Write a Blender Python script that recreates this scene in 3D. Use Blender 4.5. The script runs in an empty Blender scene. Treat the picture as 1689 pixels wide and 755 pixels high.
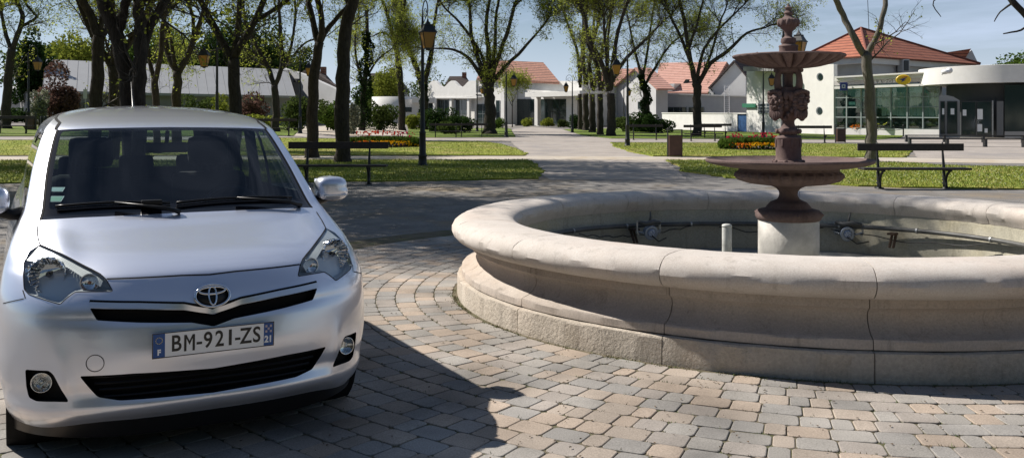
import bpy, bmesh, math, random
import numpy as np
from mathutils import Vector, Matrix
from mathutils.geometry import delaunay_2d_cdt
from mathutils.bvhtree import BVHTree

R = math.radians
PI = math.pi
scene = bpy.context.scene
COL = scene.collection

# ------------------------------------------------------------------ camera
CAM_H, FPX, PX0, HOR = 1.512, 1512.0, 844.5, 196.6      # eye height, focal length and horizon in photo pixels
cam_data = bpy.data.cameras.new('camera')
cam = bpy.data.objects.new('camera', cam_data)
COL.objects.link(cam)
cam.location = (0, 0, CAM_H)
cam.rotation_euler = (R(90), 0, 0)
cam_data.sensor_width = 36.0
cam_data.lens = 36.0 * FPX / 1689.0
cam_data.shift_y = -(377.5 - HOR) / 1689.0
cam_data.clip_start = 0.05
cam_data.clip_end = 3000
scene.camera = cam

# ------------------------------------------------------------------ sky, sun, exposure
SUN = Vector((-0.652, 0.332, 0.682)).normalized()        # towards the sun: from the left, a little behind the square
sun_el = math.asin(SUN.z)
sun_az = math.atan2(SUN.x, SUN.y)
world = bpy.data.worlds.new('World')
scene.world = world
world.use_nodes = True
wn, wl = world.node_tree.nodes, world.node_tree.links
wn.clear()
w_out = wn.new('ShaderNodeOutputWorld'); w_bg = wn.new('ShaderNodeBackground')
w_sky = wn.new('ShaderNodeTexSky'); w_sky.sky_type = 'NISHITA'
w_sky.sun_disc = False
w_sky.sun_elevation = sun_el
w_sky.sun_rotation = sun_az
w_sky.altitude = 100; w_sky.air_density = 1.0; w_sky.dust_density = 0.15; w_sky.ozone_density = 2.5
w_bg.inputs['Strength'].default_value = 0.05
# thin high cloud, by direction
w_tc = wn.new('ShaderNodeTexCoord'); w_map = wn.new('ShaderNodeMapping'); w_map.inputs['Scale'].default_value = (1.0, 1.6, 5.5)
w_map.inputs['Rotation'].default_value = (0.2, 0.12, 0.4)
w_no = wn.new('ShaderNodeTexNoise'); w_no.inputs['Scale'].default_value = 2.2; w_no.inputs['Detail'].default_value = 7; w_no.inputs['Roughness'].default_value = 0.62
w_no.inputs['Distortion'].default_value = 0.6
w_cr = wn.new('ShaderNodeValToRGB'); w_cr.color_ramp.elements[0].position = 0.40; w_cr.color_ramp.elements[1].position = 0.70
w_cr.color_ramp.elements[0].color = (0, 0, 0, 1); w_cr.color_ramp.elements[1].color = (0.6, 0.6, 0.6, 1)
w_mix = wn.new('ShaderNodeMix'); w_mix.data_type = 'RGBA'
w_mix.inputs['B'].default_value = (11.0, 12.8, 16.8, 1)
wl.new(w_tc.outputs['Generated'], w_map.inputs['Vector']); wl.new(w_map.outputs['Vector'], w_no.inputs['Vector'])
wl.new(w_no.outputs['Fac'], w_cr.inputs['Fac']); w_sep = wn.new('ShaderNodeSeparateXYZ'); wl.new(w_tc.outputs['Generated'], w_sep.inputs[0])
w_h = wn.new('ShaderNodeMapRange'); w_h.inputs['From Min'].default_value = 0.0; w_h.inputs['From Max'].default_value = 0.15; w_h.inputs['To Min'].default_value = 0.72; w_h.inputs['To Max'].default_value = 0.0
wl.new(w_sep.outputs['Z'], w_h.inputs['Value'])
w_ad = wn.new('ShaderNodeMath'); w_ad.operation = 'MAXIMUM'; wl.new(w_cr.outputs['Color'], w_ad.inputs[0]); wl.new(w_h.outputs['Result'], w_ad.inputs[1])
w_f = wn.new('ShaderNodeMapRange'); w_f.inputs['From Min'].default_value = -0.15; w_f.inputs['From Max'].default_value = 0.45; w_f.inputs['To Min'].default_value = 0.12
wl.new(w_sep.outputs['Y'], w_f.inputs['Value'])        # the cloud bank stands ahead; the sky behind the viewer is clear
w_fm = wn.new('ShaderNodeMath'); w_fm.operation = 'MULTIPLY'; wl.new(w_ad.outputs[0], w_fm.inputs[0]); wl.new(w_f.outputs['Result'], w_fm.inputs[1])
wl.new(w_fm.outputs[0], w_mix.inputs['Factor'])
wl.new(w_sky.outputs['Color'], w_mix.inputs['A']); wl.new(w_mix.outputs['Result'], w_bg.inputs['Color'])
wl.new(w_bg.outputs['Background'], w_out.inputs['Surface'])

sun_data = bpy.data.lights.new('sun', 'SUN'); sun = bpy.data.objects.new('sun', sun_data); COL.objects.link(sun)
sun_data.energy = 5.0; sun_data.angle = R(0.5); sun_data.color = (1.0, 0.94, 0.86)
sun.rotation_euler = SUN.to_track_quat('Z', 'Y').to_euler()
sun.location = (-30, 5, 40)

scene.view_settings.view_transform = 'Standard'
scene.view_settings.look = 'None'
scene.view_settings.exposure = 0.42
scene.view_settings.gamma = 1.0
scene.view_settings.use_curve_mapping = False
scene.render.engine = 'CYCLES'
scene.cycles.max_bounces = 6
scene.cycles.diffuse_bounces = 2
scene.cycles.transparent_max_bounces = 24
scene.cycles.caustics_reflective = False
scene.cycles.caustics_refractive = False

# ------------------------------------------------------------------ helpers
def tag(o, label=None, cat=None, group=None, kind=None):
    if label: o['label'] = label
    if cat: o['category'] = cat
    if group: o['group'] = group
    if kind: o['kind'] = kind
    return o

def empty(name, loc=(0, 0, 0), rz=0.0, label=None, cat=None, group=None):
    o = bpy.data.objects.new(name, None); COL.objects.link(o)
    o.location = loc; o.rotation_euler = (0, 0, rz); o.empty_display_size = 0.2
    return tag(o, label, cat, group)

def mesh_obj(name, verts, faces, mats, parent=None, smooth=False, mi=None):
    me = bpy.data.meshes.new(name)
    me.from_pydata([tuple(v) for v in verts], [], [tuple(f) for f in faces])
    if not isinstance(mats, (list, tuple)): mats = [mats]
    for m in mats: me.materials.append(m)
    if mi is not None: me.polygons.foreach_set('material_index', np.array(mi, dtype=np.int32))
    if smooth: me.polygons.foreach_set('use_smooth', np.ones(len(me.polygons), dtype=bool))
    me.update()
    o = bpy.data.objects.new(name, me); COL.objects.link(o)
    if parent: o.parent = parent
    return o

def copy_tree(o, parent=None):
    c = o.copy(); COL.objects.link(c)
    if parent: c.parent = parent
    for ch in list(o.children): copy_tree(ch, c)
    return c

class MB:
    """collects shapes, then links them as ONE mesh"""
    def __init__(s): s.v = []; s.f = []; s.mi = []
    def add(s, vs, fs, m=0, M=None):
        b = len(s.v)
        for v in vs: s.v.append(tuple(M @ Vector(v)) if M is not None else tuple(v))
        for f in fs: s.f.append(tuple(i + b for i in f)); s.mi.append(m)
    def box(s, x0, x1, y0, y1, z0, z1, m=0, M=None, bev=0.0):
        if bev > 0:
            bm = bmesh.new(); bmesh.ops.create_cube(bm, size=1.0)
            bmesh.ops.scale(bm, vec=(x1 - x0, y1 - y0, z1 - z0), verts=bm.verts)
            bmesh.ops.translate(bm, vec=((x0 + x1) / 2, (y0 + y1) / 2, (z0 + z1) / 2), verts=bm.verts)
            bmesh.ops.bevel(bm, geom=bm.edges[:], offset=bev, segments=2, affect='EDGES', profile=0.6)
            bm.verts.index_update()
            s.add([v.co[:] for v in bm.verts], [[v.index for v in f.verts] for f in bm.faces], m, M); bm.free(); return
        s.add([(x0,y0,z0),(x1,y0,z0),(x1,y1,z0),(x0,y1,z0),(x0,y0,z1),(x1,y0,z1),(x1,y1,z1),(x0,y1,z1)],
              [(0,3,2,1),(4,5,6,7),(0,1,5,4),(1,2,6,5),(2,3,7,6),(3,0,4,7)], m, M)
    def prism(s, poly, h0, h1, m=0, M=None):
        n = len(poly)
        s.add([(x, y, h0) for x, y in poly] + [(x, y, h1) for x, y in poly],
              [tuple(range(n))[::-1], tuple(range(n, 2*n))] + [(i, (i+1) % n, n + (i+1) % n, n + i) for i in range(n)], m, M)
    def tube(s, pts, rs, n=8, m=0, M=None, caps=True):
        pts = [Vector(p) for p in pts]
        if not isinstance(rs, (list, tuple)): rs = [rs] * len(pts)
        vs, fs = [], []
        up = None
        for i, p in enumerate(pts):
            d = (pts[min(i+1, len(pts)-1)] - pts[max(i-1, 0)])
            d = d.normalized() if d.length > 1e-9 else Vector((0, 0, 1))
            if up is None:
                up = Vector((1, 0, 0)) if abs(d.x) < 0.8 else Vector((0, 1, 0))
            a = up - d * up.dot(d)
            a = a.normalized() if a.length > 1e-6 else d.orthogonal().normalized()
            up = a; b = d.cross(a)
            for k in range(n):
                t = 2 * PI * k / n
                vs.append(p + (a * math.cos(t) + b * math.sin(t)) * rs[i])
        for i in range(len(pts) - 1):
            for k in range(n):
                fs.append((i*n + k, i*n + (k+1) % n, (i+1)*n + (k+1) % n, (i+1)*n + k))
        if caps:
            fs.append(tuple(range(n))[::-1]); fs.append(tuple((len(pts)-1)*n + k for k in range(n)))
        s.add(vs, fs, m, M)
    def lathe(s, prof, n=48, m=0, M=None, mod=None):
        vs, fs = [], []
        for i, (r, z) in enumerate(prof):
            for k in range(n):
                t = 2 * PI * k / n
                rr, zz = (r, z) if mod is None else mod(i, r, z, t)
                vs.append((rr * math.cos(t), rr * math.sin(t), zz))
        for i in range(len(prof) - 1):
            for k in range(n):
                fs.append((i*n + k, i*n + (k+1) % n, (i+1)*n + (k+1) % n, (i+1)*n + k))
        fs.append(tuple(range(n))[::-1]); fs.append(tuple((len(prof)-1)*n + k for k in range(n)))
        s.add(vs, fs, m, M)
    def ellipsoid(s, c, r, n=16, k=10, m=0, M=None, fn=None):
        vs, fs = [], []
        for i in range(k + 1):
            th = PI * i / k
            for j in range(n):
                ph = 2 * PI * j / n
                d = Vector((math.sin(th)*math.cos(ph), math.sin(th)*math.sin(ph), math.cos(th)))
                q = fn(d) if fn else 1.0
                vs.append((c[0] + r[0]*d.x*q, c[1] + r[1]*d.y*q, c[2] + r[2]*d.z*q))
        for i in range(k):
            for j in range(n):
                fs.append((i*n + j, (i+1)*n + j, (i+1)*n + (j+1) % n, i*n + (j+1) % n))
        s.add(vs, fs, m, M)
    def build(s, name, mats, parent=None, smooth=False, loc=None):
        o = mesh_obj(name, s.v, s.f, mats, parent, smooth, s.mi)
        if loc is not None: o.location = loc
        return o

def auto_smooth(o, deg=35):
    me = o.data
    me.polygons.foreach_set('use_smooth', np.ones(len(me.polygons), dtype=bool))
    bm = bmesh.new(); bm.from_mesh(me)
    lim = R(deg)
    for e in bm.edges:
        e.smooth = not (len(e.link_faces) == 2 and e.calc_face_angle(0) > lim)
    bm.to_mesh(me); bm.free()
    return o

# ------------------------------------------------------------------ materials
def mat(name, color, rough=0.6, metal=0.0, bump=0.0, bscale=30.0, var=0.0, vscale=4.0, var2=None, coat=0.0, spec=0.5, detail=5, bump_d=0.01, coords='Object', inner=None):
    m = bpy.data.materials.new(name); m.use_nodes = True
    nt = m.node_tree; N, L = nt.nodes, nt.links
    p = N['Principled BSDF']
    p.inputs['Base Color'].default_value = (*color, 1); p.inputs['Roughness'].default_value = rough
    p.inputs['Metallic'].default_value = metal; p.inputs['Coat Weight'].default_value = coat
    p.inputs['Coat Roughness'].default_value = 0.04
    p.inputs['Specular IOR Level'].default_value = spec
    tc = N.new('ShaderNodeTexCoord')
    if var > 0:
        no = N.new('ShaderNodeTexNoise'); no.inputs['Scale'].default_value = vscale; no.inputs['Detail'].default_value = detail
        no.inputs['Roughness'].default_value = 0.65
        L.new(tc.outputs[coords], no.inputs['Vector'])
        cr = N.new('ShaderNodeValToRGB'); cr.color_ramp.elements[0].position = 0.3; cr.color_ramp.elements[1].position = 0.7
        c2 = var2 if var2 else tuple(min(1, c * (1 + var)) for c in color)
        c1 = tuple(c * (1 - var) for c in color)
        cr.color_ramp.elements[0].color = (*c1, 1); cr.color_ramp.elements[1].color = (*c2, 1)
        L.new(no.outputs['Fac'], cr.inputs['Fac']); L.new(cr.outputs['Color'], p.inputs['Base Color'])
    if bump > 0:
        nb = N.new('ShaderNodeTexNoise'); nb.inputs['Scale'].default_value = bscale; nb.inputs['Detail'].default_value = 6
        L.new(tc.outputs[coords], nb.inputs['Vector'])
        b = N.new('ShaderNodeBump'); b.inputs['Strength'].default_value = bump; b.inputs['Distance'].default_value = bump_d
        L.new(nb.outputs['Fac'], b.inputs['Height']); L.new(b.outputs['Normal'], p.inputs['Normal'])
    if inner is not None:      # the unseen inner face of a thin shell (lining)
        g = N.new('ShaderNodeNewGeometry'); d = N.new('ShaderNodeBsdfDiffuse'); d.inputs['Color'].default_value = (*inner, 1)
        mx = N.new('ShaderNodeMixShader'); L.new(g.outputs['Backfacing'], mx.inputs[0]); L.new(p.outputs[0], mx.inputs[1]); L.new(d.outputs[0], mx.inputs[2])
        L.new(mx.outputs[0], N['Material Output'].inputs['Surface'])
    return m

def glass_mat(name, tint=(0.6, 0.65, 0.65), rough=0.0, ior=1.5, gloss=1.0):
    m = bpy.data.materials.new(name); m.use_nodes = True
    N, L = m.node_tree.nodes, m.node_tree.links
    N.clear()
    out = N.new('ShaderNodeOutputMaterial'); tr = N.new('ShaderNodeBsdfTransparent'); gl = N.new('ShaderNodeBsdfGlossy')
    tr.inputs['Color'].default_value = (*tint, 1); gl.inputs['Roughness'].default_value = rough
    gl.inputs['Color'].default_value = (gloss, gloss, gloss, 1)
    fr = N.new('ShaderNodeFresnel'); fr.inputs['IOR'].default_value = ior
    mx = N.new('ShaderNodeMixShader')
    # same reflectance from both faces
    g = N.new('ShaderNodeNewGeometry'); vm = N.new('ShaderNodeVectorMath'); vm.operation = 'DOT_PRODUCT'
    L.new(g.outputs['Normal'], vm.inputs[0]); L.new(g.outputs['Incoming'], vm.inputs[1])
    ab = N.new('ShaderNodeMath'); ab.operation = 'ABSOLUTE'; L.new(vm.outputs['Value'], ab.inputs[0])
    om = N.new('ShaderNodeMath'); om.operation = 'SUBTRACT'; om.inputs[0].default_value = 1.0; L.new(ab.outputs[0], om.inputs[1])
    pw = N.new('ShaderNodeMath'); pw.operation = 'POWER'; L.new(om.outputs[0], pw.inputs[0]); pw.inputs[1].default_value = 5
    f0 = ((ior - 1) / (ior + 1)) ** 2 * 1.15
    ml = N.new('ShaderNodeMath'); ml.operation = 'MULTIPLY_ADD'; L.new(pw.outputs[0], ml.inputs[0]); ml.inputs[1].default_value = 1 - f0; ml.inputs[2].default_value = f0
    L.new(ml.outputs[0], mx.inputs[0]); L.new(tr.outputs[0], mx.inputs[1]); L.new(gl.outputs[0], mx.inputs[2]); L.new(mx.outputs[0], out.inputs['Surface'])
    N.remove(fr)
    return m

def text_mesh(name, body, size, m, parent=None, M=None, sx=1.0, extrude=0.0, offset=0.0, align='CENTER', spacing=1.0):
    cu = bpy.data.curves.new(name, 'FONT'); cu.body = body; cu.size = size; cu.extrude = extrude; cu.offset = offset
    cu.align_x = align; cu.align_y = 'CENTER'; cu.space_character = spacing; cu.resolution_u = 4
    t = bpy.data.objects.new(name, cu); COL.objects.link(t)
    bpy.context.view_layer.update()
    dg = bpy.context.evaluated_depsgraph_get()
    me = bpy.data.meshes.new_from_object(t.evaluated_get(dg))
    bpy.data.objects.remove(t); bpy.data.curves.remove(cu)
    me.name = name
    me.transform(Matrix.Scale(sx, 4, (1, 0, 0)))
    if M is not None: me.transform(M)
    me.materials.clear(); me.materials.append(m)
    o = bpy.data.objects.new(name, me); COL.objects.link(o)
    if parent: o.parent = parent
    return o

# ------------------------------------------------------------------ the lie of the land
def sstep(t):
    t = min(1.0, max(0.0, t)); return t * t * (3 - 2 * t)
def gh(x, y):
    h = 0.0052 * max(0.0, y - 12.0)
    h += (0.42 * sstep((-x - 5) / 9.0) + 0.017 * max(0.0, -x - 13.0)) * sstep((y - 34) / 20.0)
    return min(h, 3.2)

def at(px, py, y):
    """the point of the photograph's pixel (px, py) that lies y metres in front of the camera"""
    return Vector(((px - PX0) * y / FPX, y, CAM_H + (HOR - py) * y / FPX))

def G(px, py):
    """where the sight line of a pixel meets the ground"""
    lo, hi = 2.0, 400.0
    for _ in range(50):
        m = (lo + hi) / 2; p = at(px, py, m)
        if p.z > gh(p.x, p.y): lo = m
        else: hi = m
    p = at(px, py, lo); return Vector((p.x, p.y, gh(p.x, p.y)))
def GZ(px, y):
    x = (px - PX0) * y / FPX
    return Vector((x, y, gh(x, y)))
# ================================================================== the ground
def node_ground(name, c1, c2, scale, c3=None, bump=0.5, bscale=220, speck=0.0, rough=0.95, bump_d=0.006, patch=0.35):
    m = bpy.data.materials.new(name); m.use_nodes = True
    nt = m.node_tree; N, L = nt.nodes, nt.links; p = N['Principled BSDF']; p.inputs['Roughness'].default_value = rough
    p.inputs['Specular IOR Level'].default_value = 0.25
    tc = N.new('ShaderNodeTexCoord')
    n1 = N.new('ShaderNodeTexNoise'); n1.inputs['Scale'].default_value = scale; n1.inputs['Detail'].default_value = 9; n1.inputs['Roughness'].default_value = 0.7
    L.new(tc.outputs['Object'], n1.inputs['Vector'])
    r1 = N.new('ShaderNodeValToRGB'); r1.color_ramp.elements[0].color = (*c1, 1); r1.color_ramp.elements[1].color = (*c2, 1)
    r1.color_ramp.elements[0].position = 0.36; r1.color_ramp.elements[1].position = 0.66
    L.new(n1.outputs['Fac'], r1.inputs['Fac'])
    n2 = N.new('ShaderNodeTexNoise'); n2.inputs['Scale'].default_value = bscale; n2.inputs['Detail'].default_value = 3
    L.new(tc.outputs['Object'], n2.inputs['Vector'])
    mx = N.new('ShaderNodeMix'); mx.data_type = 'RGBA'; mx.blend_type = 'OVERLAY'; mx.inputs['Factor'].default_value = speck
    L.new(r1.outputs['Color'], mx.inputs['A']); L.new(n2.outputs['Fac'], mx.inputs['B'])
    out = mx.outputs['Result']
    if c3 is not None:
        n3 = N.new('ShaderNodeTexNoise'); n3.inputs['Scale'].default_value = patch; n3.inputs['Detail'].default_value = 6; n3.inputs['Roughness'].default_value = 0.7
        L.new(tc.outputs['Object'], n3.inputs['Vector'])
        r3 = N.new('ShaderNodeValToRGB'); r3.color_ramp.elements[0].position = 0.50; r3.color_ramp.elements[1].position = 0.66
        L.new(n3.outputs['Fac'], r3.inputs['Fac'])
        m3 = N.new('ShaderNodeMix'); m3.data_type = 'RGBA'; L.new(r3.outputs['Color'], m3.inputs['Factor']); L.new(out, m3.inputs['A']); m3.inputs['B'].default_value = (*c3, 1)
        out = m3.outputs['Result']
    L.new(out, p.inputs['Base Color'])
    b = N.new('ShaderNodeBump'); b.inputs['Strength'].default_value = bump; b.inputs['Distance'].default_value = bump_d
    L.new(n2.outputs['Fac'], b.inputs['Height']); L.new(b.outputs['Normal'], p.inputs['Normal'])
    return m
M_asph = node_ground('worn_asphalt', (0.15, 0.142, 0.135), (0.24, 0.228, 0.215), 1.3, (0.25, 0.20, 0.14), speck=0.9, bscale=90)
M_path = node_ground('pale_gravel_path', (0.31, 0.275, 0.245), (0.42, 0.375, 0.335), 0.9, (0.27, 0.25, 0.24), speck=0.5, bscale=70)
M_path2 = node_ground('sandy_path', (0.44, 0.39, 0.33), (0.52, 0.47, 0.40), 1.3, (0.42, 0.33, 0.22), speck=0.4, bscale=60)
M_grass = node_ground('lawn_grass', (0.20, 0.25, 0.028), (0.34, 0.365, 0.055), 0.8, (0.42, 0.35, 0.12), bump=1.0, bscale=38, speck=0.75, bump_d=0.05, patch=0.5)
M_grass_shaded = node_ground('far_lawn_grass_shaded', (0.10, 0.16, 0.02), (0.18, 0.24, 0.035), 0.5, (0.14, 0.16, 0.04), bump=1.0, bscale=25, speck=0.7, bump_d=0.05, patch=0.3)  # darker copy of the lawn grass: shade on the far lawns put into colour
M_road = node_ground('road_asphalt', (0.20, 0.20, 0.20), (0.27, 0.27, 0.27), 0.7, speck=0.3)

xs = np.concatenate([np.linspace(-600, -80, 14), np.linspace(-76, 76, 77), np.linspace(80, 600, 14)])
ys = np.concatenate([np.linspace(-80, -2, 12), np.linspace(0, 130, 66), np.linspace(140, 900, 24)])
gv = [(float(x), float(y), gh(x, y)) for y in ys for x in xs]; nx = len(xs)
gf = [(j*nx+i, j*nx+i+1, (j+1)*nx+i+1, (j+1)*nx+i) for j in range(len(ys)-1) for i in range(nx-1)]
g = mesh_obj('ground', gv, gf, M_asph, smooth=True); tag(g, kind='structure')

def patch_sheet(name, poly, m, lift, edge=0.0, step=1.0, kind='structure', irregular=0.0, seed=1, pixels=True):
    """sheet following the ground inside a polygon given by its outline"""
    P = [tuple(G(*p)[:2]) for p in poly] if pixels else list(poly)
    rg = random.Random(seed)
    out = []
    n = len(P)
    for i in range(n):
        a, b = P[i], P[(i+1) % n]; L = math.hypot(b[0]-a[0], b[1]-a[1]); k = max(1, int(L / (0.35 if irregular else 2.0))); k = min(k, 160)
        for j in range(k):
            t = j / k; x, y = a[0] + (b[0]-a[0])*t, a[1] + (b[1]-a[1])*t
            out.append((x + rg.gauss(0, irregular), y + rg.gauss(0, irregular)))
    x0, x1 = min(p[0] for p in out), max(p[0] for p in out); y0, y1 = min(p[1] for p in out), max(p[1] for p in out)
    V = list(out); E = [(i, (i+1) % len(out)) for i in range(len(out))]
    nxp = max(2, int((x1-x0)/step)); nyp = max(2, int((y1-y0)/step))
    grid = np.array([(x0 + (x1-x0)*i/nxp + 0.013, y0 + (y1-y0)*j/nyp + 0.017) for i in range(nxp+1) for j in range(nyp+1)])
    ins = inpoly_np(grid, out); V += [tuple(map(float, p)) for p in grid[ins]]
    ov, oe, of, _, _, _ = delaunay_2d_cdt([Vector(v) for v in V], E, [], 0, 1e-4)
    ov = np.array([tuple(v) for v in ov]); of = [tuple(f) for f in of]
    c = np.array([ov[list(f)].mean(axis=0) for f in of]); keep = inpoly_np(c, out)
    fs = [f for f, k in zip(of, keep) if k]
    vs = [(float(x), float(y), gh(x, y) + lift) for x, y in ov]
    nb = len(vs)
    if edge > 0:
        cnt = {}
        for f in fs:
            for i in range(len(f)):
                a, b = f[i], f[(i+1) % len(f)]; cnt[(a, b)] = 1
        vs += [(v[0], v[1], v[2] - edge) for v in vs]
        for (a, b) in list(cnt):
            if (b, a) not in cnt: fs.append((b, a, a + nb, b + nb))
    fs2 = []
    for f in fs:
        if len(f) == 3:
            a, b, c_ = (ov[f[0]], ov[f[1]], ov[f[2]]) if max(f) < nb else (None, None, None)
            if a is not None and ((b-a)[0]*(c_-a)[1] - (b-a)[1]*(c_-a)[0]) < 0: f = f[::-1]
        fs2.append(f)
    o = mesh_obj(name, vs, fs2, m, smooth=False); tag(o, kind=kind); o['_poly'] = 0
    del o['_poly']
    return o, out
def inpoly_np(pts, poly):
    x, y = pts[:, 0], pts[:, 1]; c = np.zeros(len(pts), bool); n = len(poly); j = n - 1
    for i in range(n):
        xi, yi = poly[i]; xj, yj = poly[j]
        if yi != yj: c ^= ((yi > y) != (yj > y)) & (x < (xj - xi) * (y - yi) / (yj - yi) + xi)
        j = i
    return c

# main walk towards the library, with the pale cross path; sandy forecourt on the right
patch_sheet('main_path', [(905,297),(892,283),(868,262),(862,250),(846,238),(838,226),(846,213),(878,209),(925,213),(960,224),(1005,229),(1012,240),(1040,252),(1075,258),(1100,266),(1112,278),(1135,296)], M_path, 0.004, irregular=0.03, seed=2)
patch_sheet('cross_path', [(-150,264.5),(870,263.5),(1100,264.5),(1515,268),(1900,272),(1900,262),(1515,260.5),(1100,259),(868,257.8),(-150,259)], M_path2, 0.008, irregular=0.02, seed=3)
patch_sheet('forecourt', [(1512,261),(1900,266),(1900,232),(1700,229),(1560,228),(1525,240),(1505,248)], M_path, 0.012, irregular=0.02, seed=4)
patch_sheet('back_path', [(-100,231),(300,231),(660,231.5),(852,233),(1005,234.5),(1300,235.5),(1440,236),(1560,238),(1560,230),(1440,231.5),(1300,231),(1005,229.5),(852,227.8),(660,227),(300,226.5),(-100,226.5)], M_path, 0.010, irregular=0.02, seed=5)
patch_sheet('side_path', [(486,224),(672,224),(660,204),(505,203.8)], M_path2, 0.012, seed=6)
lawns = []
def lawn(poly, m=M_grass, seed=1, irr=0.06, lift=0.035):
    o, out = patch_sheet('lawn', poly, m, lift, edge=0.05, irregular=irr, seed=seed); lawns.append((o, out)); return o
lawn([(-200,266),(300,265.5),(870,265),(884,272),(893,284),(886,295),(700,299),(400,302),(-200,303)], seed=11)
lawn([(-200,257.5),(300,257),(867,257),(868,254),(852,246),(825,238),(790,233.5),(650,232.5),(300,232.5),(-200,232.5)], seed=12)
lawn([(1099,265.5),(1116,274),(1128,283),(1200,294),(1320,303),(1480,309.5),(1689,314),(1900,318),(1900,276),(1689,277),(1560,274.5),(1480,269),(1300,266.5)], seed=13)
lawn([(1013,242),(1045,252.5),(1080,258),(1110,258.3),(1420,260),(1490,260.5),(1502,253),(1510,246),(1480,239),(1300,237.5),(1100,236.5),(1008,236)], seed=14)
lawn([(672,226),(850,226.5),(846,220),(842,213),(830,211),(675,211)], M_grass_shaded, seed=15, irr=0.03)
lawn([(-200,225.5),(300,225.5),(484,224.5),(500,211),(498,205),(300,205),(100,208),(-100,210)], M_grass_shaded, seed=16, irr=0.03)
lawn([(930,213.5),(962,223.5),(1008,228.5),(1300,230),(1440,231),(1485,227.5),(1490,224),(1380,222.8),(1300,220),(1095,214),(1050,212)], M_grass_shaded, seed=17, irr=0.03)

# ---- grass blades and daisies on the nearer lawns (uncountable)
rg = np.random.default_rng(5)
def scatter(out, n, ymax=60):
    o = np.array(out); lo, hi = o.min(0), o.max(0); lo[0] = max(lo[0], -24); hi[0] = min(hi[0], 26); hi[1] = min(hi[1], ymax)
    p = rg.uniform(lo, hi, (n, 2))
    vis = np.abs(p[:, 0] / p[:, 1]) < 0.60
    p = p[vis]; return p[inpoly_np(p, out)]
def blades(name, pts, h, w, mats, lift=0.03, kind='stuff', lab=None):
    n = len(pts); hh = h * rg.uniform(0.5, 1.3, n); ang = rg.uniform(0, PI, n); lean = rg.normal(0, 0.5, (n, 2)) * hh[:, None]
    z = np.array([gh(a, b) for a, b in pts]) + lift
    dx, dy = np.cos(ang) * w, np.sin(ang) * w
    V = np.zeros((n, 3, 3)); V[:, 0] = np.c_[pts[:, 0]-dx, pts[:, 1]-dy, z]; V[:, 1] = np.c_[pts[:, 0]+dx, pts[:, 1]+dy, z]
    V[:, 2] = np.c_[pts[:, 0]+lean[:, 0], pts[:, 1]+lean[:, 1], z+hh]
    me = bpy.data.meshes.new(name); me.vertices.add(n*3); me.loops.add(n*3); me.polygons.add(n)
    me.vertices.foreach_set('co', V.reshape(-1)); me.loops.foreach_set('vertex_index', np.arange(n*3, dtype=np.int32))
    me.polygons.foreach_set('loop_start', np.arange(0, n*3, 3, dtype=np.int32)); me.polygons.foreach_set('loop_total', np.full(n, 3, dtype=np.int32))
    for m in mats: me.materials.append(m)
    me.polygons.foreach_set('material_index', rg.integers(0, len(mats), n).astype(np.int32)); me.update()
    o = bpy.data.objects.new(name, me); COL.objects.link(o); tag(o, kind=kind); return o
M_bl = [mat('blade_a', (0.15, 0.225, 0.02), .7), mat('blade_b', (0.25, 0.31, 0.04), .7), mat('blade_c', (0.36, 0.35, 0.08), .7)]
pp = np.concatenate([scatter(lawns[0][1], 90000), scatter(lawns[2][1], 90000), scatter(lawns[1][1], 40000), scatter(lawns[3][1], 40000)])
blades('grass', pp, 0.048, 0.010, M_bl)
dz = np.concatenate([scatter(lawns[0][1], 700), scatter(lawns[2][1], 1500), scatter(lawns[1][1], 500), scatter(lawns[3][1], 500)])
b = MB()
for x, y in dz:
    cl = rg.normal(0, 0.25, 2); x += cl[0]; y += cl[1]; z = gh(x, y) + 0.095; r = 0.011
    b.add([(x+r, y, z), (x, y+r, z+.004), (x-r, y, z), (x, y-r, z-.004)], [(0, 1, 2, 3)])
o = b.build('daisies', mat('daisy_white', (0.7, 0.7, 0.5), .6)); tag(o, kind='stuff')

# ================================================================== paving stones in rings round the fountain
FC = (2.456, 8.144)
def col_attr_mat(name, rough=.9, bump=.35, bscale=120):
    m = bpy.data.materials.new(name); m.use_nodes = True; N, L = m.node_tree.nodes, m.node_tree.links; p = N['Principled BSDF']
    p.inputs['Roughness'].default_value = rough; p.inputs['Specular IOR Level'].default_value = .3
    at_ = N.new('ShaderNodeAttribute'); at_.attribute_name = 'tone'; tc = N.new('ShaderNodeTexCoord')
    n1 = N.new('ShaderNodeTexNoise'); n1.inputs['Scale'].default_value = 140; n1.inputs['Detail'].default_value = 4; L.new(tc.outputs['Object'], n1.inputs['Vector'])
    n2 = N.new('ShaderNodeTexNoise'); n2.inputs['Scale'].default_value = 1.6; n2.inputs['Detail'].default_value = 8; L.new(tc.outputs['Object'], n2.inputs['Vector'])
    a = N.new('ShaderNodeMix'); a.data_type = 'RGBA'; a.blend_type = 'OVERLAY'; a.inputs['Factor'].default_value = .55; L.new(at_.outputs['Color'], a.inputs['A']); L.new(n1.outputs['Fac'], a.inputs['B'])
    b_ = N.new('ShaderNodeMix'); b_.data_type = 'RGBA'; b_.blend_type = 'OVERLAY'; b_.inputs['Factor'].default_value = .85; L.new(a.outputs['Result'], b_.inputs['A']); L.new(n2.outputs['Fac'], b_.inputs['B'])
    L.new(b_.outputs['Result'], p.inputs['Base Color'])
    bp = N.new('ShaderNodeBump'); bp.inputs['Strength'].default_value = bump; bp.inputs['Distance'].default_value = .004; L.new(n1.outputs['Fac'], bp.inputs['Height']); L.new(bp.outputs['Normal'], p.inputs['Normal'])
    return m
M_stone = col_attr_mat('paving_stone')
rs_ = random.Random(12)
TONES = [(.350,.285,.228)]*5 + [(.325,.275,.228)]*4 + [(.30,.268,.238)]*5 + [(.262,.248,.230)]*4 + [(.280,.262,.238)]*4
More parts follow.
